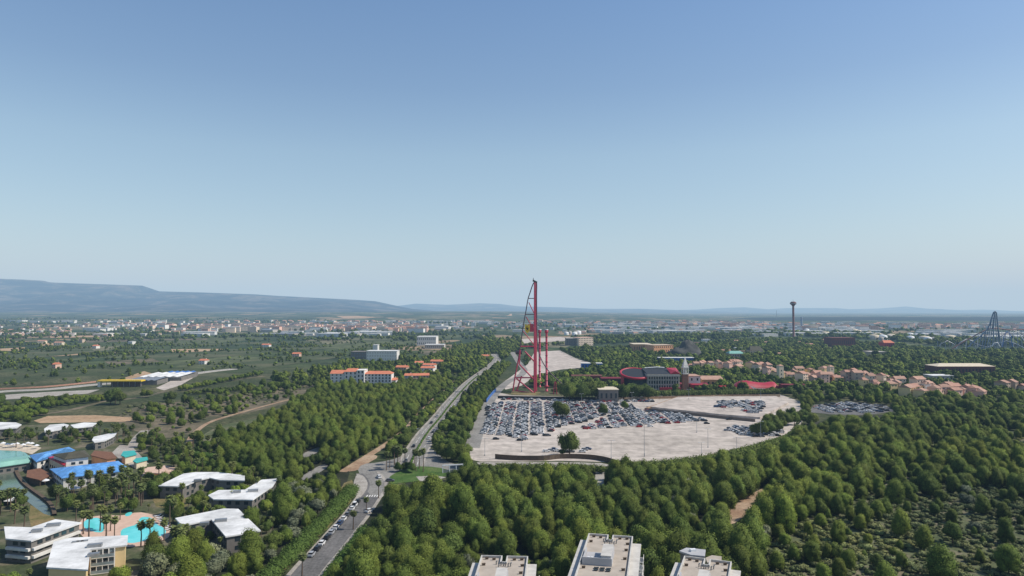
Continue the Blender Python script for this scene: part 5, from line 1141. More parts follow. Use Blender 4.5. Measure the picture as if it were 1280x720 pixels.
def parkfill(px, step=6.6, pitch=2.65, prob=.95, rot=None, where='', z=.055, tilt=0.0):
    w = [G(a, b, z) for a, b in px]; x0, x1 = min(p[0] for p in w), max(p[0] for p in w); y0, y1 = min(p[1] for p in w), max(p[1] for p in w)
    c = 0; x = x0-20
    while x < x1+20:
        y = y0
        while y < y1:
            X = x+(y-y0)*math.tan(tilt); 
            if inpoly(X, y, w) and cr_.random() < prob: lot.append((X+cr_.uniform(-.8, .8), y+cr_.uniform(-.25, .25), cr_.choice((0, math.pi))+cr_.uniform(-.1, .1)-tilt, cr_.choice(cw), where, z))
            y += pitch
        x += 4.8 if c % 2 == 0 else step*cr_.uniform(.8, 1)
        c += 1
parkfill([(601,543),(606,526),(615,508),(622,503),(700,503),(770,503),(793,507),(793,513),(760,517),(750,521),(733,527),(712,531),(694,535),(688,541),(660,546),(655,551),(650,551),(640,544),(618,545),(612,543)], prob=.93, where='crowded main rows of the car park', tilt=.03)
parkfill([(770,515),(800,512),(828,515),(860,519),(886,524),(884,527),(862,527),(840,530),(800,532),(770,535),(735,537),(730,535),(750,526)], prob=.82, where='middle rows right of the crowded block', tilt=.03)
parkfill([(626,498.8),(740,500.8),(740,502),(626,500)], prob=.9, where='far row along the dark wall of the car park')
parkfill([(745,501),(822,500),(822,502.5),(745,503)], prob=.8, where='far row along the dark wall of the car park')
parkfill([(893,509),(900,502),(925,501),(958,502),(952,513),(948,517),(930,516),(926,508),(912,510)], prob=.75, where='upper lot behind the retaining wall', z=1.51)
parkfill([(908,539),(918,533),(958,533),(975,538),(976,545),(950,547),(930,545)], prob=.85, where='rows under the trees at the right end')
parkfill([(955,540),(974,535),(979,540),(962,545)], prob=.9, where='rows under the trees at the right end')
parkfill([(598,541),(606,512),(618,502),(612,508),(601,541)], step=3, prob=.35, where='left edge of the car park beside the hedge')
for px, py, c in ((683,565,'white'),(689,564,'silver'),(693,562.5,'blue'),(697,564.5,'white'),(703,565,'black'),(709,566,'black'),(714,565.5,'grey'),(728,565.5,'white'),(735,562,'blue'),(731,563,'silver')):
    x, y = G(px, py); lot.append((x, y, cr_.uniform(-.2, .2), c, 'small group around the lone tree at the near edge', .055))
for px, py, c, wh in ((883.5,530,'white','open middle of the car park'),(854,526.5,'black','open middle of the car park'),(911,525,'black','foot of the retaining wall'),(799,534,'red','near side of the middle rows, set apart'),(813,533.5,'white','open middle of the car park'),(736,536,'red','near left corner of the middle rows'),(732,536.5,'red','near left corner of the middle rows'),(620,549.5,'black','near side of the crowded block, set apart'),(650,551,'black','near side of the crowded block, set apart'),(682,545,'black','near side of the crowded block, set apart'),(685,545,'grey','near side of the crowded block, set apart'),(639,546,'black','near side of the crowded block, set apart')):
    x, y = G(px, py); lot.append((x, y, cr_.uniform(-.2, .2), c, wh, .055))
lot.sort(key=lambda c: c[1]); first = {}; restc = []
for i, (x, y, rz, c, wh, z) in enumerate(lot):
    lab = '%s car parked in the %s' % (c, wh) if 'set apart' not in wh and 'corner' not in wh and 'foot' not in wh else '%s car parked at the %s' % (c, wh)
    if i < 60: full_car(x, y, rz, c, lab, group='cars in the '+wh, z=z)
    elif i < 275 or c not in first:
        o_ = put('parked_car', WHOLE[c], None, (x, y, z), rz); tag(o_, lab, 'car', 'cars in the '+wh); first.setdefault(c, o_)
    else: restc.append((x, y, z, 1.0, rz, c))
bycol = {}
for t in restc: bycol.setdefault(t[5], []).append(t[:5])
# one mass for the remaining cars: instances pick among the colours
protos_c = [first[c] for c in first]; wts = [first.get(c) for c in cw if c in first]
vil_lot = []
vr2 = random.Random(8)
for poly in ([(1015,512),(1020,507),(1060,503),(1105,508),(1112,514),(1085,517),(1040,516)],):
    w = [G(a, b) for a, b in poly]; xa, xb = min(p[0] for p in w), max(p[0] for p in w); ya, yb = min(p[1] for p in w), max(p[1] for p in w)
    xx = xa
    while xx < xb:
        yy = ya
        while yy < yb:
            if inpoly(xx, yy, w) and vr2.random() < .8: vil_lot.append((xx+vr2.uniform(-.4,.4), yy, .06, 1.0, vr2.choice((0, math.pi))))
            yy += 2.7
        xx += 8
sheet('car_park', [(1010,515),(1018,506),(1060,502),(1108,507),(1118,514),(1085,519),(1040,518)], .05, M['asphalt'])
scatter_stuff('more_parked_cars', [t[:5] for t in restc]+vil_lot, [first[c] for c in ('white','white','white','white','silver','silver','black','black','black','grey','grey','white','black','red','blue','silver','white','grey')], 'mass of small parked cars in the back rows of the car parks', 'parked cars')

# ---------------------------------------------------------------- walls, fences, lamp posts
def wallline(px, h, t, m, name, label, cat, z=0, closed=False, step=3):
    w = spline(px, step); b = MB(); A = offset(w, -t/2); B = offset(w, t/2); n = len(w)
    vs = [(*p, z-.2) for p in A]+[(*p, z-.2) for p in B]+[(*p, z+h) for p in A]+[(*p, z+h) for p in B]
    b.add(vs, [(2*n+i, 2*n+i+1, 3*n+i+1, 3*n+i) for i in range(n-1)]+[(i, i+1, 2*n+i+1, 2*n+i) for i in range(n-1)]+[(n+i+1, n+i, 3*n+i, 3*n+i+1) for i in range(n-1)]+[(0, 2*n, 3*n, n), (n-1, 2*n-1, 4*n-1, 3*n-1)])
    return b.build(name, m, label=label, cat=cat)
wallline([(619,573.5),(630,574.5),(650,575.6),(680,575.6),(700,573.5),(725,573.5),(745,575),(760,578),(771,581.5)], 2.6, .4, M['brown_wall'], 'boundary_wall', 'curved dark brown wall along the near edge of the car park', 'wall')
wallline([(806,513.2),(835,516),(870,519.8),(905,523.6),(944,527.5)], 2.1, .5, mat('retaining_wall_plaster', (.20,.165,.135), (.15,.12,.10), .3, .9), 'retaining_wall', 'long brown retaining wall between the main lot and the upper lot', 'wall')
wallline([(806,512.8),(820,508),(836,502),(846,498.5)], 1.7, .6, M['dirt'], 'retaining_wall', 'pale retaining wall at the left edge of the upper lot', 'wall')
wallline([(622,498),(660,498.6),(700,499.2),(745,500)], 2.4, .4, M['dark'], 'boundary_wall', 'dark hedge-topped wall along the back of the crowded rows', 'wall')
wallline([(773,500),(810,499),(846,498),(905,496.5),(975,496)], 2.2, .4, M['dirt'], 'boundary_wall', 'long dusty wall along the back of the upper lot', 'wall')
wallline([(985,543),(1000,532),(1004,521)], 1.6, .4, M['stone'], 'boundary_wall', 'low stone wall at the right corner of the car park', 'wall')
wallline([(868,574),(905,567),(955,556),(985,545)], 1.0, .5, M['dirt'], 'boundary_wall', 'low earth-coloured wall along the curved lower right edge of the car park', 'wall')
wallline([(608,503),(614,495),(620,489)], 2.6, .5, M['blue_paint'], 'hoarding', 'bright blue hoarding at the car park entrance', 'fence')
wallline([(0,487),(60,484),(120,478)], 1.6, .4, M['terracotta'], 'boundary_wall', 'reddish wall along the railway line at left', 'wall')
gx, gy = G(566, 591); gt = empty('entrance_gate', (gx, gy, 0), .25, 'white framed entrance gate between the trees beside the roundabout lawn', 'gate')
for q in (-5, -1.7, 1.7, 5): k = MB(); k.box(q-.18, q+.18, -.18, .18, 0, 3.6); k.build('post', M['white_metal'], gt)
k = MB(); k.box(-5.2, 5.2, -.25, .25, 3.61, 4.1); k.build('beam', M['white_metal'], gt)
for q in (-3.35, 0, 3.35): k = MB(); k.box(q-1.4, q+1.4, -.04, .04, .2, 1.7); k.build('barrier', M['metal'], gt)
exclude([(gx-7, gy-16), (gx+7, gy-16), (gx+7, gy+3), (gx-7, gy+3)])
fr_ = empty('railing', (*G(603,577), 0), 0, 'thin grey metal railing left of the curved brown wall', 'railing')
w = spline([(592,575.5),(600,576.2),(617,575.5)], 2); bx, by = G(603, 577)
for zz in (.9, 1.9): k = MB(); k.tube([(x-bx, y-by, zz) for x, y in w], .05, 5); k.build('rail', M['metal'], fr_)
for x, y in w[::2]: k = MB(); k.tube([(x-bx, y-by, 0), (x-bx, y-by, 1.95)], .05, 5); k.build('post', M['metal'], fr_)
pole = MB(); pole.lathe([(.26,0),(.24,.9),(.12,1.0),(.08,9.6)], n=8); pole_me = pole.mesh('pole', [M['metal']])
arm = MB(); arm.tube([(-1.3,0,9.7),(0,0,9.6),(1.3,0,9.7)], .07, 6); arm_me = arm.mesh('arm', [M['metal']])
lampm = MB(); lampm.box(-.5,.5,-.18,.18,9.62,9.8); lamp_me = lampm.mesh('lamp_head', [M['white_metal']])
def lamp(px, py, label, s=1.0, z=0, group='lamp posts of the car park'):
    x, y = G(px, py, z); rt = empty('street_lamp', (x, y, z), rnd.uniform(-.3, .3), label, 'street lamp', group); rt.scale = (1, 1, s)
    put('pole', pole_me, rt); put('arm', arm_me, rt)
    for sx in (-1.35, 1.35): put('lamp_head', lamp_me, rt, (sx, 0, 0))
for px, py, s, lab in ((764,573,1.0,'double-headed lamp post in the near middle of the empty car park'),(805.5,571,2.1,'very tall lamp post in the middle of the empty car park'),(877,572,.85,'lamp post near the lower hedge right of centre'),(885,560,1.15,'lamp post in the right half of the empty car park'),(921,566,.9,'lamp post near the curved lower right edge'),(871,541,1.0,'lamp post beside the lone white car'),
    (951,547,1.05,'lamp post under the right-hand trees of the car park'),(652,565,1.1,'lamp post in front of the crowded rows, left of the lone tree'),(706,566,1.0,'lamp post beside the lone tree at the near edge'),(727,505,.9,'lamp post in the far rows between two dark trees'),(790,504,.95,'lamp post in the far row right of the gatehouse'),(606,570,1.0,'lamp post at the lower left corner of the car park'),(640,532,1.0,'lamp post rising from the crowded left rows')): lamp(px, py, lab, s)
for px, py, lab in ((861,499,'lamp post at the back left of the upper lot'),(951,498,'lamp post at the back right of the upper lot'),(905,512,'lamp post in the middle of the upper lot')): lamp(px, py, lab, .9, 1.5, 'lamp posts of the upper lot')
hh_ = [p for p in offset(avenue, 0)]
for q, i in enumerate(range(14, len(avenue)-20, 26)):
    x, y = avenue[i]; rt = empty('street_lamp', (x, y, .16), heading(avenue, i)+1.57, 'double-armed lamp post on the central strip of the avenue', 'street lamp', 'lamp posts along the avenue'); put('pole', pole_me, rt); put('arm', arm_me, rt)
    for sx in (-1.35, 1.35): put('lamp_head', lamp_me, rt, (sx, 0, 0))
# ---------------------------------------------------------------- hedges
def hedge(path, w, h, m, name, label, seed, leaf=.28, dens=16, cat='hedge'):
    me = bush_row(name, path, w, h, seed, m, leaf, dens); o_ = bpy.data.objects.new(name, me); COL.objects.link(o_); exclude(offset(path, -w*.5)+offset(path, w*.5)[::-1]); return tag(o_, label, cat)
hp = offset(south, -10.2); i0 = nearest(hp, 453, 614); hedge([p for i, p in enumerate(hp) if i <= i0], 6.8, 3.4, M['hedge'], 'clipped_hedge', 'long thick bright green hedge beside the row of parked cars', 1, .26, 20)
hp = offset(south, 7.2); hedge([p for i, p in enumerate(hp) if p[1] < G(440,664)[1]], 4.0, 2.8, M['hedge'], 'clipped_hedge', 'green clipped hedge right of the road at the bottom edge', 2, .26, 20)
hedge(offset(avenue[:120], 0), 1.0, 1.2, M['hedge'], 'clipped_hedge', 'narrow low hedge on the central strip of the avenue', 3, .35, 7)
hedge(spline([(252,583),(275,585),(300,586),(322,586)], 3), 4, 3, M['hedge'], 'clipped_hedge', 'dark clipped hedge above the white-roofed wings of the resort', 4)
hedge(spline([(236,570),(262,574),(300,578),(322,576)], 3), 4.5, 3.2, M['hedge'], 'clipped_hedge', 'curving hedge at the foot of the heath clearing', 5)
hedge(spline([(774,590),(800,591.5),(840,588),(880,583),(915,576),(950,566),(985,555),(1004,541)], 4), 7.5, 5.6, M['broad'], 'tree_hedge', 'tall dark bushy hedge along the lower right edge of the car park', 6, .4, 9)
hedge(spline([(602,590),(650,590),(700,590),(760,592)], 4), 6, 4.2, M['broad'], 'tree_hedge', 'dark bushy hedge below the curved brown wall', 7, .4, 9)
hedge(spline([(775,497),(806,496.5),(850,495.5)], 5), 9, 6, M['broad'], 'tree_hedge', 'dark hedge in front of the stone colonnade building', 8, .6, 4)
hedge(spline([(850,495),(905,494),(950,492.5),(995,492)], 5), 9, 5.2, M['broad'], 'tree_hedge', 'long dark hedge in front of the low red buildings and the tent hall', 9, .6, 4)
hedge(spline([(690,480),(730,477),(770,476)], 5), 9, 6, M['broad'], 'tree_hedge', 'green hedge row behind the descending coaster track', 10, .6, 4)
# ---------------------------------------------------------------- trees
NAT = {'pine': 10.5, 'broad': 8.5, 'bright': 8, 'olive': 6.5, 'umbrella': 11, 'bush': 2, 'palm': 10, 'farpine': 9.5, 'fartree': 8}
TR = {k: [] for k in KIND}; tr = random.Random(77)
def zone(px, mix, sp, s0, s1, label, vf=1.0, dens=1.0, nofilter=False, clump=None):
    w = [G(a, b) for a, b in px]; x0, x1 = min(p[0] for p in w), max(p[0] for p in w); y0, y1 = min(p[1] for p in w), max(p[1] for p in w)
    kinds = [k for k, n in mix for _ in range(n)]
    y = y0
    while y < y1:
        s_ = sp; x = x0+tr.uniform(0, s_)
        while x < x1:
            X, Y = x+tr.uniform(-.6, .6)*s_, y+tr.uniform(-.6, .6)*s_; x += s_
            if not inpoly(X, Y, w): continue
            if clump:
                v = mnoise.fractal(Vector((X*clump, Y*clump*1.6, 9.1)), 1, 2, 4)
                if v < .16+.25*tr.random()**2 and tr.random() > .05: continue
            elif dens < 1:
                v = mnoise.noise(Vector((X*.018, Y*.018, 4.2)))*.5+.5
                if tr.random() > dens*(.25+1.5*v): continue
            k = tr.choice(kinds); s = tr.uniform(s0, s1)*(1+.28*mnoise.noise(Vector((X*.025, Y*.025, 1.7))))*(1 if tr.random() < .75 else tr.uniform(.5, .85))*(1.25 if tr.random() < .05 else 1)
            if not nofilter and blocked(X, Y, NAT[k]*s*vf): continue
            qx, qy = proj(X, Y)
            if qx < -130 or qx > 1410 or qy > 800: continue
            TR[k].append((X, Y, s, label))
        y += s_*.9
def one(kind, px, py, s, label): X, Y = G(px, py); TR[kind].append((X, Y, s, label))
front_wood = [(395,770),(452,672),(492,622),(520,606),(560,606),(600,600),(770,600),(800,598),(880,592),(960,572),(1010,548),(1060,545),(1330,522),(1190,535),(1130,560),(1120,600),(1070,625),(1060,636),(1000,655),(962,686),(925,730),(905,790),(395,790)]
zone(front_wood, [('pine',20),('broad',4),('bright',1),('olive',1)], 4.9, .45, 1.15, 'in the dense wood behind the apartment blocks')
zone([(905,790),(925,730),(962,686),(1000,655),(1060,636),(1120,640),(1180,618),(1400,600),(1400,790)], [('pine',9),('broad',1),('olive',1)], 9.5, .35, .85, 'standing free on the heath at lower right', dens=.7)
zone([(1120,600),(1130,560),(1190,535),(1330,525),(1400,600),(1180,618),(1120,640)], [('pine',8),('broad',2)], 5.6, .4, .9, 'in the thinning wood at the right edge', dens=.85)
zone([(1120,600),(1130,560),(1190,535),(1330,525),(1400,600),(1180,618),(1120,640)], [('bush',1)], 4.2, .6, 1.3, 'in the thinning wood at the right edge', dens=.8)
zone([(900,790),(925,730),(962,686),(1000,655),(1060,636),(1120,640),(1180,618),(1400,600),(1400,790)], [('bush',1)], 2.3, .3, 1.15, 'on the heath at lower right', dens=.75)
zone([(1000,553),(1060,520),(1330,512),(1330,528),(1060,545)], [('pine',3),('bright',3),('broad',3)], 5.5, .55, .9, 'in the light green strip below the terracotta village')
left_wood = [(262,560),(300,545),(345,522),(400,486),(500,482),(560,474),(563,484),(545,500),(515,530),(486,552),(452,572),(425,590),(396,610),(352,612),(310,594),(280,572)]
zone(left_wood, [('pine',16),('broad',4),('bright',1)], 4.6, .42, .95, 'in the wood below the long red-roofed hotel')
zone([(352,612),(396,606),(425,604),(430,620),(405,650),(370,685),(330,730),(280,790),(230,790),(150,790),(165,722),(240,702),(330,694),(352,655)], [('olive',6),('pine',6),('bright',2),('broad',3)], 5.0, .5, .98, 'in the mixed trees between the resort and the road verge')
zone([(230,553),(250,546),(282,572),(312,593),(350,612),(350,650),(326,694),(250,706),(165,720),(158,740),(0,790),(-60,790),(-60,700),(10,702),(60,716),(110,720),(165,700),(215,695),(222,660),(205,640),(225,625),(190,625),(180,604),(195,580),(215,560)], [('broad',5),('bright',4),('pine',3),('palm',5)], 5.6, .5, .88, 'among the resort buildings', vf=.15)
zone([(-60,533),(40,545),(150,540),(190,545),(215,560),(195,580),(172,562),(150,556),(95,556),(50,553),(-60,552)], [('broad',4),('bright',2),('palm',6)], 5.8, .5, .85, 'between the blue roofs and the white wings', vf=.15)
zone([(-60,592),(0,592),(22,600),(40,618),(60,634),(64,648),(36,646),(0,650),(-60,655)], [('palm',4),('broad',1)], 5.5, .7, .95, 'on the lagoon island at the left edge', vf=.2)
zone([(70,640),(66,622),(100,606),(150,603),(178,606),(196,620),(190,642),(160,640),(130,640),(98,650),(100,640)], [('palm',6),('broad',2)], 4.8, .68, .92, 'in the palm garden between the blue-roofed building and the pool', vf=.2)
for px, py, s in ((176,684,.98),(187,684,.95),(132,684,.9),(143,682,.85),(111,674,.9),(104,668,.85),(219,700,1),(226,704,.95),(205,676,.8),(30,662,.9),(18,655,.9),(212,658,.9),(216,655,.85),(60,556,.8),(20,560,.75),(30,558,.8),(95,660,.8),(125,664,.8),(130,662,.75),(138,664,.78),(150,650,.7)): one('palm', px, py, s, 'close to the swimming pool')
for px, py, s in ((473,623,.8),(441.5,662,.72),(457.7,641,.68),(377.5,722,.75)): one('palm', px, py, s, 'in the pavement beside the parked cars')
for px, py in ((487,585),(493,581),(500,578),(520,589),(524,586),(529,590),(518,583),(483,588),(506,583),(497,587)): one('palm', px, py, tr.uniform(.75, .95), 'on the roundabout lawn')
for px, py in ((505,589),(510,588),(498,590),(515,591)): one('broad', px, py, .6, 'on the roundabout lawn')
# planting along both sides of the avenue
for off, a_, b_2, lab in ((-9.6, 4, 150, 'in the row left of the avenue'), (-13.5, 6, 150, 'in the row left of the avenue'), (-18.5, 14, 150, 'in the row left of the avenue'), (9.4, 8, 160, 'in the belt between the avenue and the car park'), (18, 14, 160, 'in the belt between the avenue and the car park'), (24, 16, 160, 'in the belt between the avenue and the car park')):
    pt = offset(avenue, off)
    for i in range(a_, min(b_2, len(pt)-1)):
        if tr.random() < .75:
            X, Y = pt[i][0]+tr.uniform(-2, 2), pt[i][1]+tr.uniform(-2, 2)
            if not blocked(X, Y): TR[tr.choice(('broad','bright','broad','pine') if off > 0 else ('bright','broad'))].append((X, Y, tr.uniform(.5, .85), lab))
zone([(552,596),(588,590),(600,545),(612,512),(628,492),(622,478),(600,492),(580,525),(562,560),(552,580)], [('broad',3),('pine',2)], 6.5, .65, .95, 'in the belt between the avenue and the car park')
# lone trees in the car park
zone([(1000,655),(1062,622),(1128,585),(1135,645),(1060,665)], [('bush',1)], 2.4, .3, 1.15, 'on the heath at lower right', dens=.75)
zone([(1010,650),(1062,622),(1128,590),(1130,640),(1060,655)], [('pine',1)], 8.5, .35, .85, 'standing free on the heath at lower right', dens=.8)
one('broad', 712, 570, 1.6, 'lone spreading tree at the near edge of the car park'); one('broad', 703, 569, .45, 'beside the lone spreading tree of the car park')
one('broad', 703, 523, 1.45, 'dark rounded tree among the crowded rows, left one'); one('broad', 698, 518, 1.3, 'dark rounded tree among the crowded rows, behind the left one'); one('broad', 754, 519.5, 1.05, 'small dark tree among the crowded rows near the gatehouse'); one('broad', 781, 512, .9, 'smallest dark tree at the right end of the crowded rows')
one('broad', 712, 546, .4, 'low bush-like tree at the near edge of the crowded rows')
for px, py, s in ((946,544,1.15),(953,545,1.2),(962,543,1.1),(972,541,1.15),(958,536,1.2),(966,533,1.25),(978,536,1.1),(985,532,1.2),(993,531,1.1),(990,525,1.2),(975,526,1.2),(1000,525,1.1),(1008,530,1)): one('broad', px, py, s*.95, 'in the tall clump at the right end of the car park')
for px in range(708, 749, 4): one('broad', px, 500.5+tr.uniform(-3, 1), tr.uniform(1.7, 2.1), 'in the dark clump left of the gatehouse')
for px in range(775, 815, 5): one('broad', px, 499.5+tr.uniform(-3, 1), tr.uniform(1.6, 1.95), 'in the dark clump right of the gatehouse')
for px, py, s in ((552,572,1.0),(558,575,1.1),(566,577,1.2),(574,577,1.15),(582,573,1.0),(556,566,1.0),(564,567,1.1),(572,566,1.1),(549,566,.9)): one('broad', px, py, s, 'in the dark clump beside the entrance gate')
# park woodland behind
pk_ = [('broad',5),('pine',2),('bright',1)]
zone([(985,505),(1000,500),(1140,503),(1330,500),(1330,515),(1120,520),(1060,522),(1010,536)], pk_, 7.2, .6, 1.0, 'in the belt around the small car park below the village')
zone([(905,500),(985,500),(1140,503),(1330,500),(1330,470),(1230,462),(1060,470),(940,466),(900,480)], [('fartree',1)], 8.5, .5, 1.05, 'around the terracotta village', dens=.92)
zone([(640,492),(905,492),(900,480),(940,466),(1060,470),(1330,468),(1330,440),(1180,440),(1100,430),(960,424),(860,432),(700,438),(655,450),(655,470)], [('fartree',1)], 9, .55, 1.35, 'in the park woodland behind the red buildings', dens=.92)
zone([(620,445),(655,438),(700,432),(860,428),(960,420),(1100,425),(1180,434),(1330,434),(1330,428),(1180,424),(1100,418),(960,415),(700,424),(600,424)], [('fartree',1)], 15, .7, 1.8, 'on the wooded skyline of the park', dens=.85)
zone([(600,476),(622,455),(640,442),(655,430),(600,428),(560,440),(520,456),(560,466),(590,470)], [('fartree',1),('farpine',1)], 9, .8, 1.2, 'in the wood around the avenue bend')
zone([(395,486),(500,484),(565,472),(590,455),(500,448),(430,452),(400,462),(330,476)], [('fartree',2),('farpine',1)], 10, .7, 1.1, 'around the red-roofed hotel', dens=.8)
# left middle distance
zone([(-60,534),(40,533),(150,540),(240,552),(262,530),(330,510),(395,484),(330,480),(180,512),(166,528),(40,530),(40,522),(-60,532)], [('broad',2),('bright',2),('pine',1)], 8.5, .5, .9, 'in the scrub behind the resort', dens=.4)
zone([(140,530),(160,508),(250,500),(330,486),(400,476),(330,512),(250,530)], [('bush',1)], 7, .6, 1.3, 'on the scrubland left of the wood', dens=.7)
for a, b_2, n, kd, sp_, lab in (((-40,522),(140,500),60,'bright',.75,'in the pale green rows below the yellow canopy'),((-40,530),(60,518),40,'bright',.7,'in the pale green rows below the yellow canopy'),((20,506),(120,499),34,'bright',.7,'in the pale green rows below the yellow canopy'),((225,489),(330,468),44,'bright',.8,'in the pale green row along the railway line'),((232,494),(330,486),40,'broad',.6,'in the pale green row along the railway line')):
    for i in range(n):
        t = (i+tr.uniform(-.3, .3))/n; X, Y = G(a[0]+(b_2[0]-a[0])*t, a[1]+(b_2[1]-a[1])*t+tr.uniform(-1, 1)); 
        TR[kd].append((X, Y, sp_*tr.uniform(.75, 1.15), lab))
for px, py, s in ((138,506,1.5),(144,505,1.6),(150,506,1.5),(132,500,1.1),(55,506,1.1),(60,507,1.1),(80,503,1.2),(84,503,1),(30,505,1),(180,497,1),(186,497,1.1),(208,502,1.0),(214,502,1.1),(2,503,1)): one('broad', px, py, s, 'near the yellow station canopy')
zone([(-60,500),(130,480),(300,462),(420,450),(520,444),(600,432),(600,428),(300,428),(-60,430)], [('fartree',2),('farpine',1)], 11, .35, .8, 'in the hedgerows of the left plain', dens=.9, clump=.009)
zone([(-60,430),(300,428),(620,428),(620,414),(300,418),(-60,414)], [('fartree',1)], 18, .7, 1.5, 'in the distant orchards of the left plain', dens=.9, clump=.006)
zone([(-60,414),(300,418),(640,420),(700,416),(960,413),(1100,415),(1330,420),(1330,409),(960,408),(700,405),(300,402),(-60,401)], [('fartree',1)], 42, .9, 1.8, 'on the far plain', dens=.8, clump=.0025)
zone([(-40,499),(0,501),(0,508),(120,500),(160,496),(-40,515)], [('broad',1),('bright',1)], 9, .5, .9, 'in the pale green rows below the yellow canopy', dens=.6)
KN = {'pine': ('pine_tree','rounded green pine tree ','pine tree',285), 'broad': ('broadleaf_tree','dark green broadleaf tree ','tree',285), 'bright': ('light_green_tree','light yellow-green tree ','tree',150), 'olive': ('olive_tree','grey-green olive-like tree ','tree',90),
      'umbrella': ('umbrella_pine','','pine tree',9), 'bush': ('heath_shrub','low heath shrub ','shrub',150), 'palm': ('palm_tree','tall fan palm ','palm tree',280), 'farpine': ('distant_pine','small distant pine ','pine tree',40), 'fartree': ('distant_tree','small rounded tree ','tree',200)}
for kind, lst in TR.items():
    if not lst: continue
    nm, pre, cat, cap = KN[kind]; V = KIND[kind]
    def size(t):
        qx, qy = proj(t[0], t[1], NAT[kind]*t[2]*.5); vis = -15 < qx < 1295 and qy < 735
        return t[2]/t[1]*(1 if vis else .0)
    lst.sort(key=size, reverse=True); firsts = []; rest = []
    for i, (X, Y, s, lab) in enumerate(lst):
        if i < cap and size(lst[i]) > 0 or i < len(V):
            v = i % len(V); own = ('tree' in lab and (kind == 'umbrella' or 'lone spreading tree at' in lab or 'among the crowded' in lab or 'smallest' in lab or 'low bush-like' in lab))
            rt = empty(nm, (X, Y, hgt(X, Y)), tr.uniform(0, 6.28), (lab if own else pre+lab), cat, None if own else pre+lab); sz = s*tr.uniform(.92, 1.1); rt.scale = (s*tr.uniform(.82, 1.2), s*tr.uniform(.82, 1.2), sz)
            if V[v][1]: put('trunk', V[v][1], rt)
            c_ = put('fronds' if kind == 'palm' else 'crown', V[v][0], rt)
            if i < len(V): firsts.append(c_)
        else: rest.append((X, Y, hgt(X, Y), s, tr.uniform(0, 6.28)))
    if rest: scatter_stuff({'pine':'pine_wood','broad':'broadleaf_wood','bright':'light_green_wood','olive':'olive_grove','bush':'heath_shrubs','palm':'palm_grove','farpine':'distant_pine_wood','fartree':'distant_woodland'}.get(kind, 'wood'), rest, firsts, {'pine':'mass of rounded green pines filling the woods','broad':'mass of dark broadleaf trees filling the belts and woods','bright':'mass of light green trees and bushes','olive':'mass of grey-green olive-like trees','bush':'mass of low heath shrubs on the clearings','palm':'mass of small fan palms in the resort gardens','farpine':'mass of small pines in the middle distance','fartree':'mass of small round trees covering the park and plain'}.get(kind, 'mass of trees'), 'woodland' if kind != 'bush' else 'shrubs')
    print(kind, len(lst), 'rest', len(rest))
# ---------------------------------------------------------------- sky, sun, haze, camera
SUN_AZ, SUN_EL = R(92), R(48)
w = bpy.data.worlds.new('World'); sc.world = w; w.use_nodes = True; nt = w.node_tree; bg = nt.nodes['Background']
sky = nd(nt, 'ShaderNodeTexSky'); sky.sky_type = 'NISHITA'; sky.sun_disc = False; sky.sun_elevation = SUN_EL; sky.sun_rotation = SUN_AZ
sky.altitude = 100; sky.air_density = 1.0; sky.dust_density = .9; sky.ozone_density = 2.2
tc = nd(nt, 'ShaderNodeTexCoord'); sxyz = nd(nt, 'ShaderNodeSeparateXYZ'); nt.links.new(tc.outputs['Generated'], sxyz.inputs[0])
rp = nd(nt, 'ShaderNodeValToRGB'); e = rp.color_ramp.elements; e[0].position = 0; e[0].color = (1.12,1.08,1.02,1); e[1].position = .60; e[1].color = (.62,.72,.86,1)
for p_, c_ in ((.10, (1.16,1.12,1.04,1)), (.22, (1.18,1.16,1.07,1)), (.31, (.94,.99,1.04,1)), (.42, (.83,.96,1.10,1))): q = e.new(p_); q.color = c_
nt.links.new(sxyz.outputs[2], rp.inputs[0]); mxs = nd(nt, 'ShaderNodeMix', data_type='RGBA', blend_type='MULTIPLY'); mxs.inputs[0].default_value = 1
nt.links.new(sky.outputs[0], mxs.inputs[6]); nt.links.new(rp.outputs[0], mxs.inputs[7])
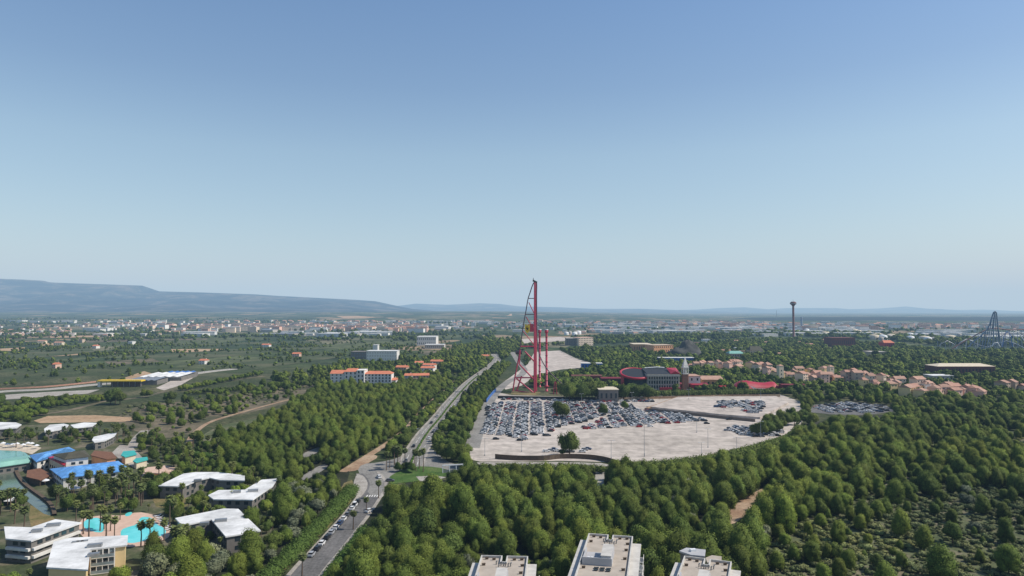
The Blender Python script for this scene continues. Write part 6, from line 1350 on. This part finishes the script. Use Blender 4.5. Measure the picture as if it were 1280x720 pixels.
nt.links.new(mxs.outputs[2], bg.inputs[0]); bg.inputs[1].default_value = .125
ld = bpy.data.lights.new('sun', 'SUN'); ld.energy = 4.9; ld.angle = R(.5); ld.color = (1, .955, .88); lo_ = bpy.data.objects.new('sun', ld); COL.objects.link(lo_)
dv = Vector((math.sin(SUN_AZ)*math.cos(SUN_EL), math.cos(SUN_AZ)*math.cos(SUN_EL), math.sin(SUN_EL))); lo_.rotation_euler = dv.to_track_quat('Z', 'Y').to_euler()
HAZE_S = (.040e-3, .051e-3, .066e-3); HAZE_INF = (.46, .60, .72)
m = bpy.data.materials.new('haze_air'); m.use_nodes = True; nt = m.node_tree; nt.nodes.remove(nt.nodes['Principled BSDF']); out = nt.nodes['Material Output']
va = nd(nt, 'ShaderNodeVolumeAbsorption'); rho = .0661e-3; va.inputs['Density'].default_value = rho; va.inputs['Color'].default_value = (1-HAZE_S[0]/rho, 1-HAZE_S[1]/rho, 1-HAZE_S[2]/rho, 1)
em = nd(nt, 'ShaderNodeEmission'); ek = [a*b for a, b in zip(HAZE_S, HAZE_INF)]; mxk = max(ek); em.inputs['Color'].default_value = (ek[0]/mxk, ek[1]/mxk, ek[2]/mxk, 1); em.inputs['Strength'].default_value = mxk
ad = nd(nt, 'ShaderNodeAddShader'); nt.links.new(va.outputs[0], ad.inputs[0]); nt.links.new(em.outputs[0], ad.inputs[1]); nt.links.new(ad.outputs[0], out.inputs['Volume'])
k = MB(); k.box(-45000, 45000, -2000, 58000, -300, 1800); k.build('haze', m, kind='structure')
cd = bpy.data.cameras.new('camera'); cam = bpy.data.objects.new('camera', cd); COL.objects.link(cam); cam.location = (0, 0, HC); cam.rotation_euler = (math.pi/2+PITCH, 0, 0)
cd.sensor_width = 36; cd.lens = F/1280*36; cd.clip_start = .5; cd.clip_end = 150000; sc.camera = cam
sc.view_settings.view_transform = 'Standard'; sc.view_settings.look = 'None'; sc.view_settings.exposure = 0
sc.render.engine = 'CYCLES'
print('objects', len(bpy.data.objects))
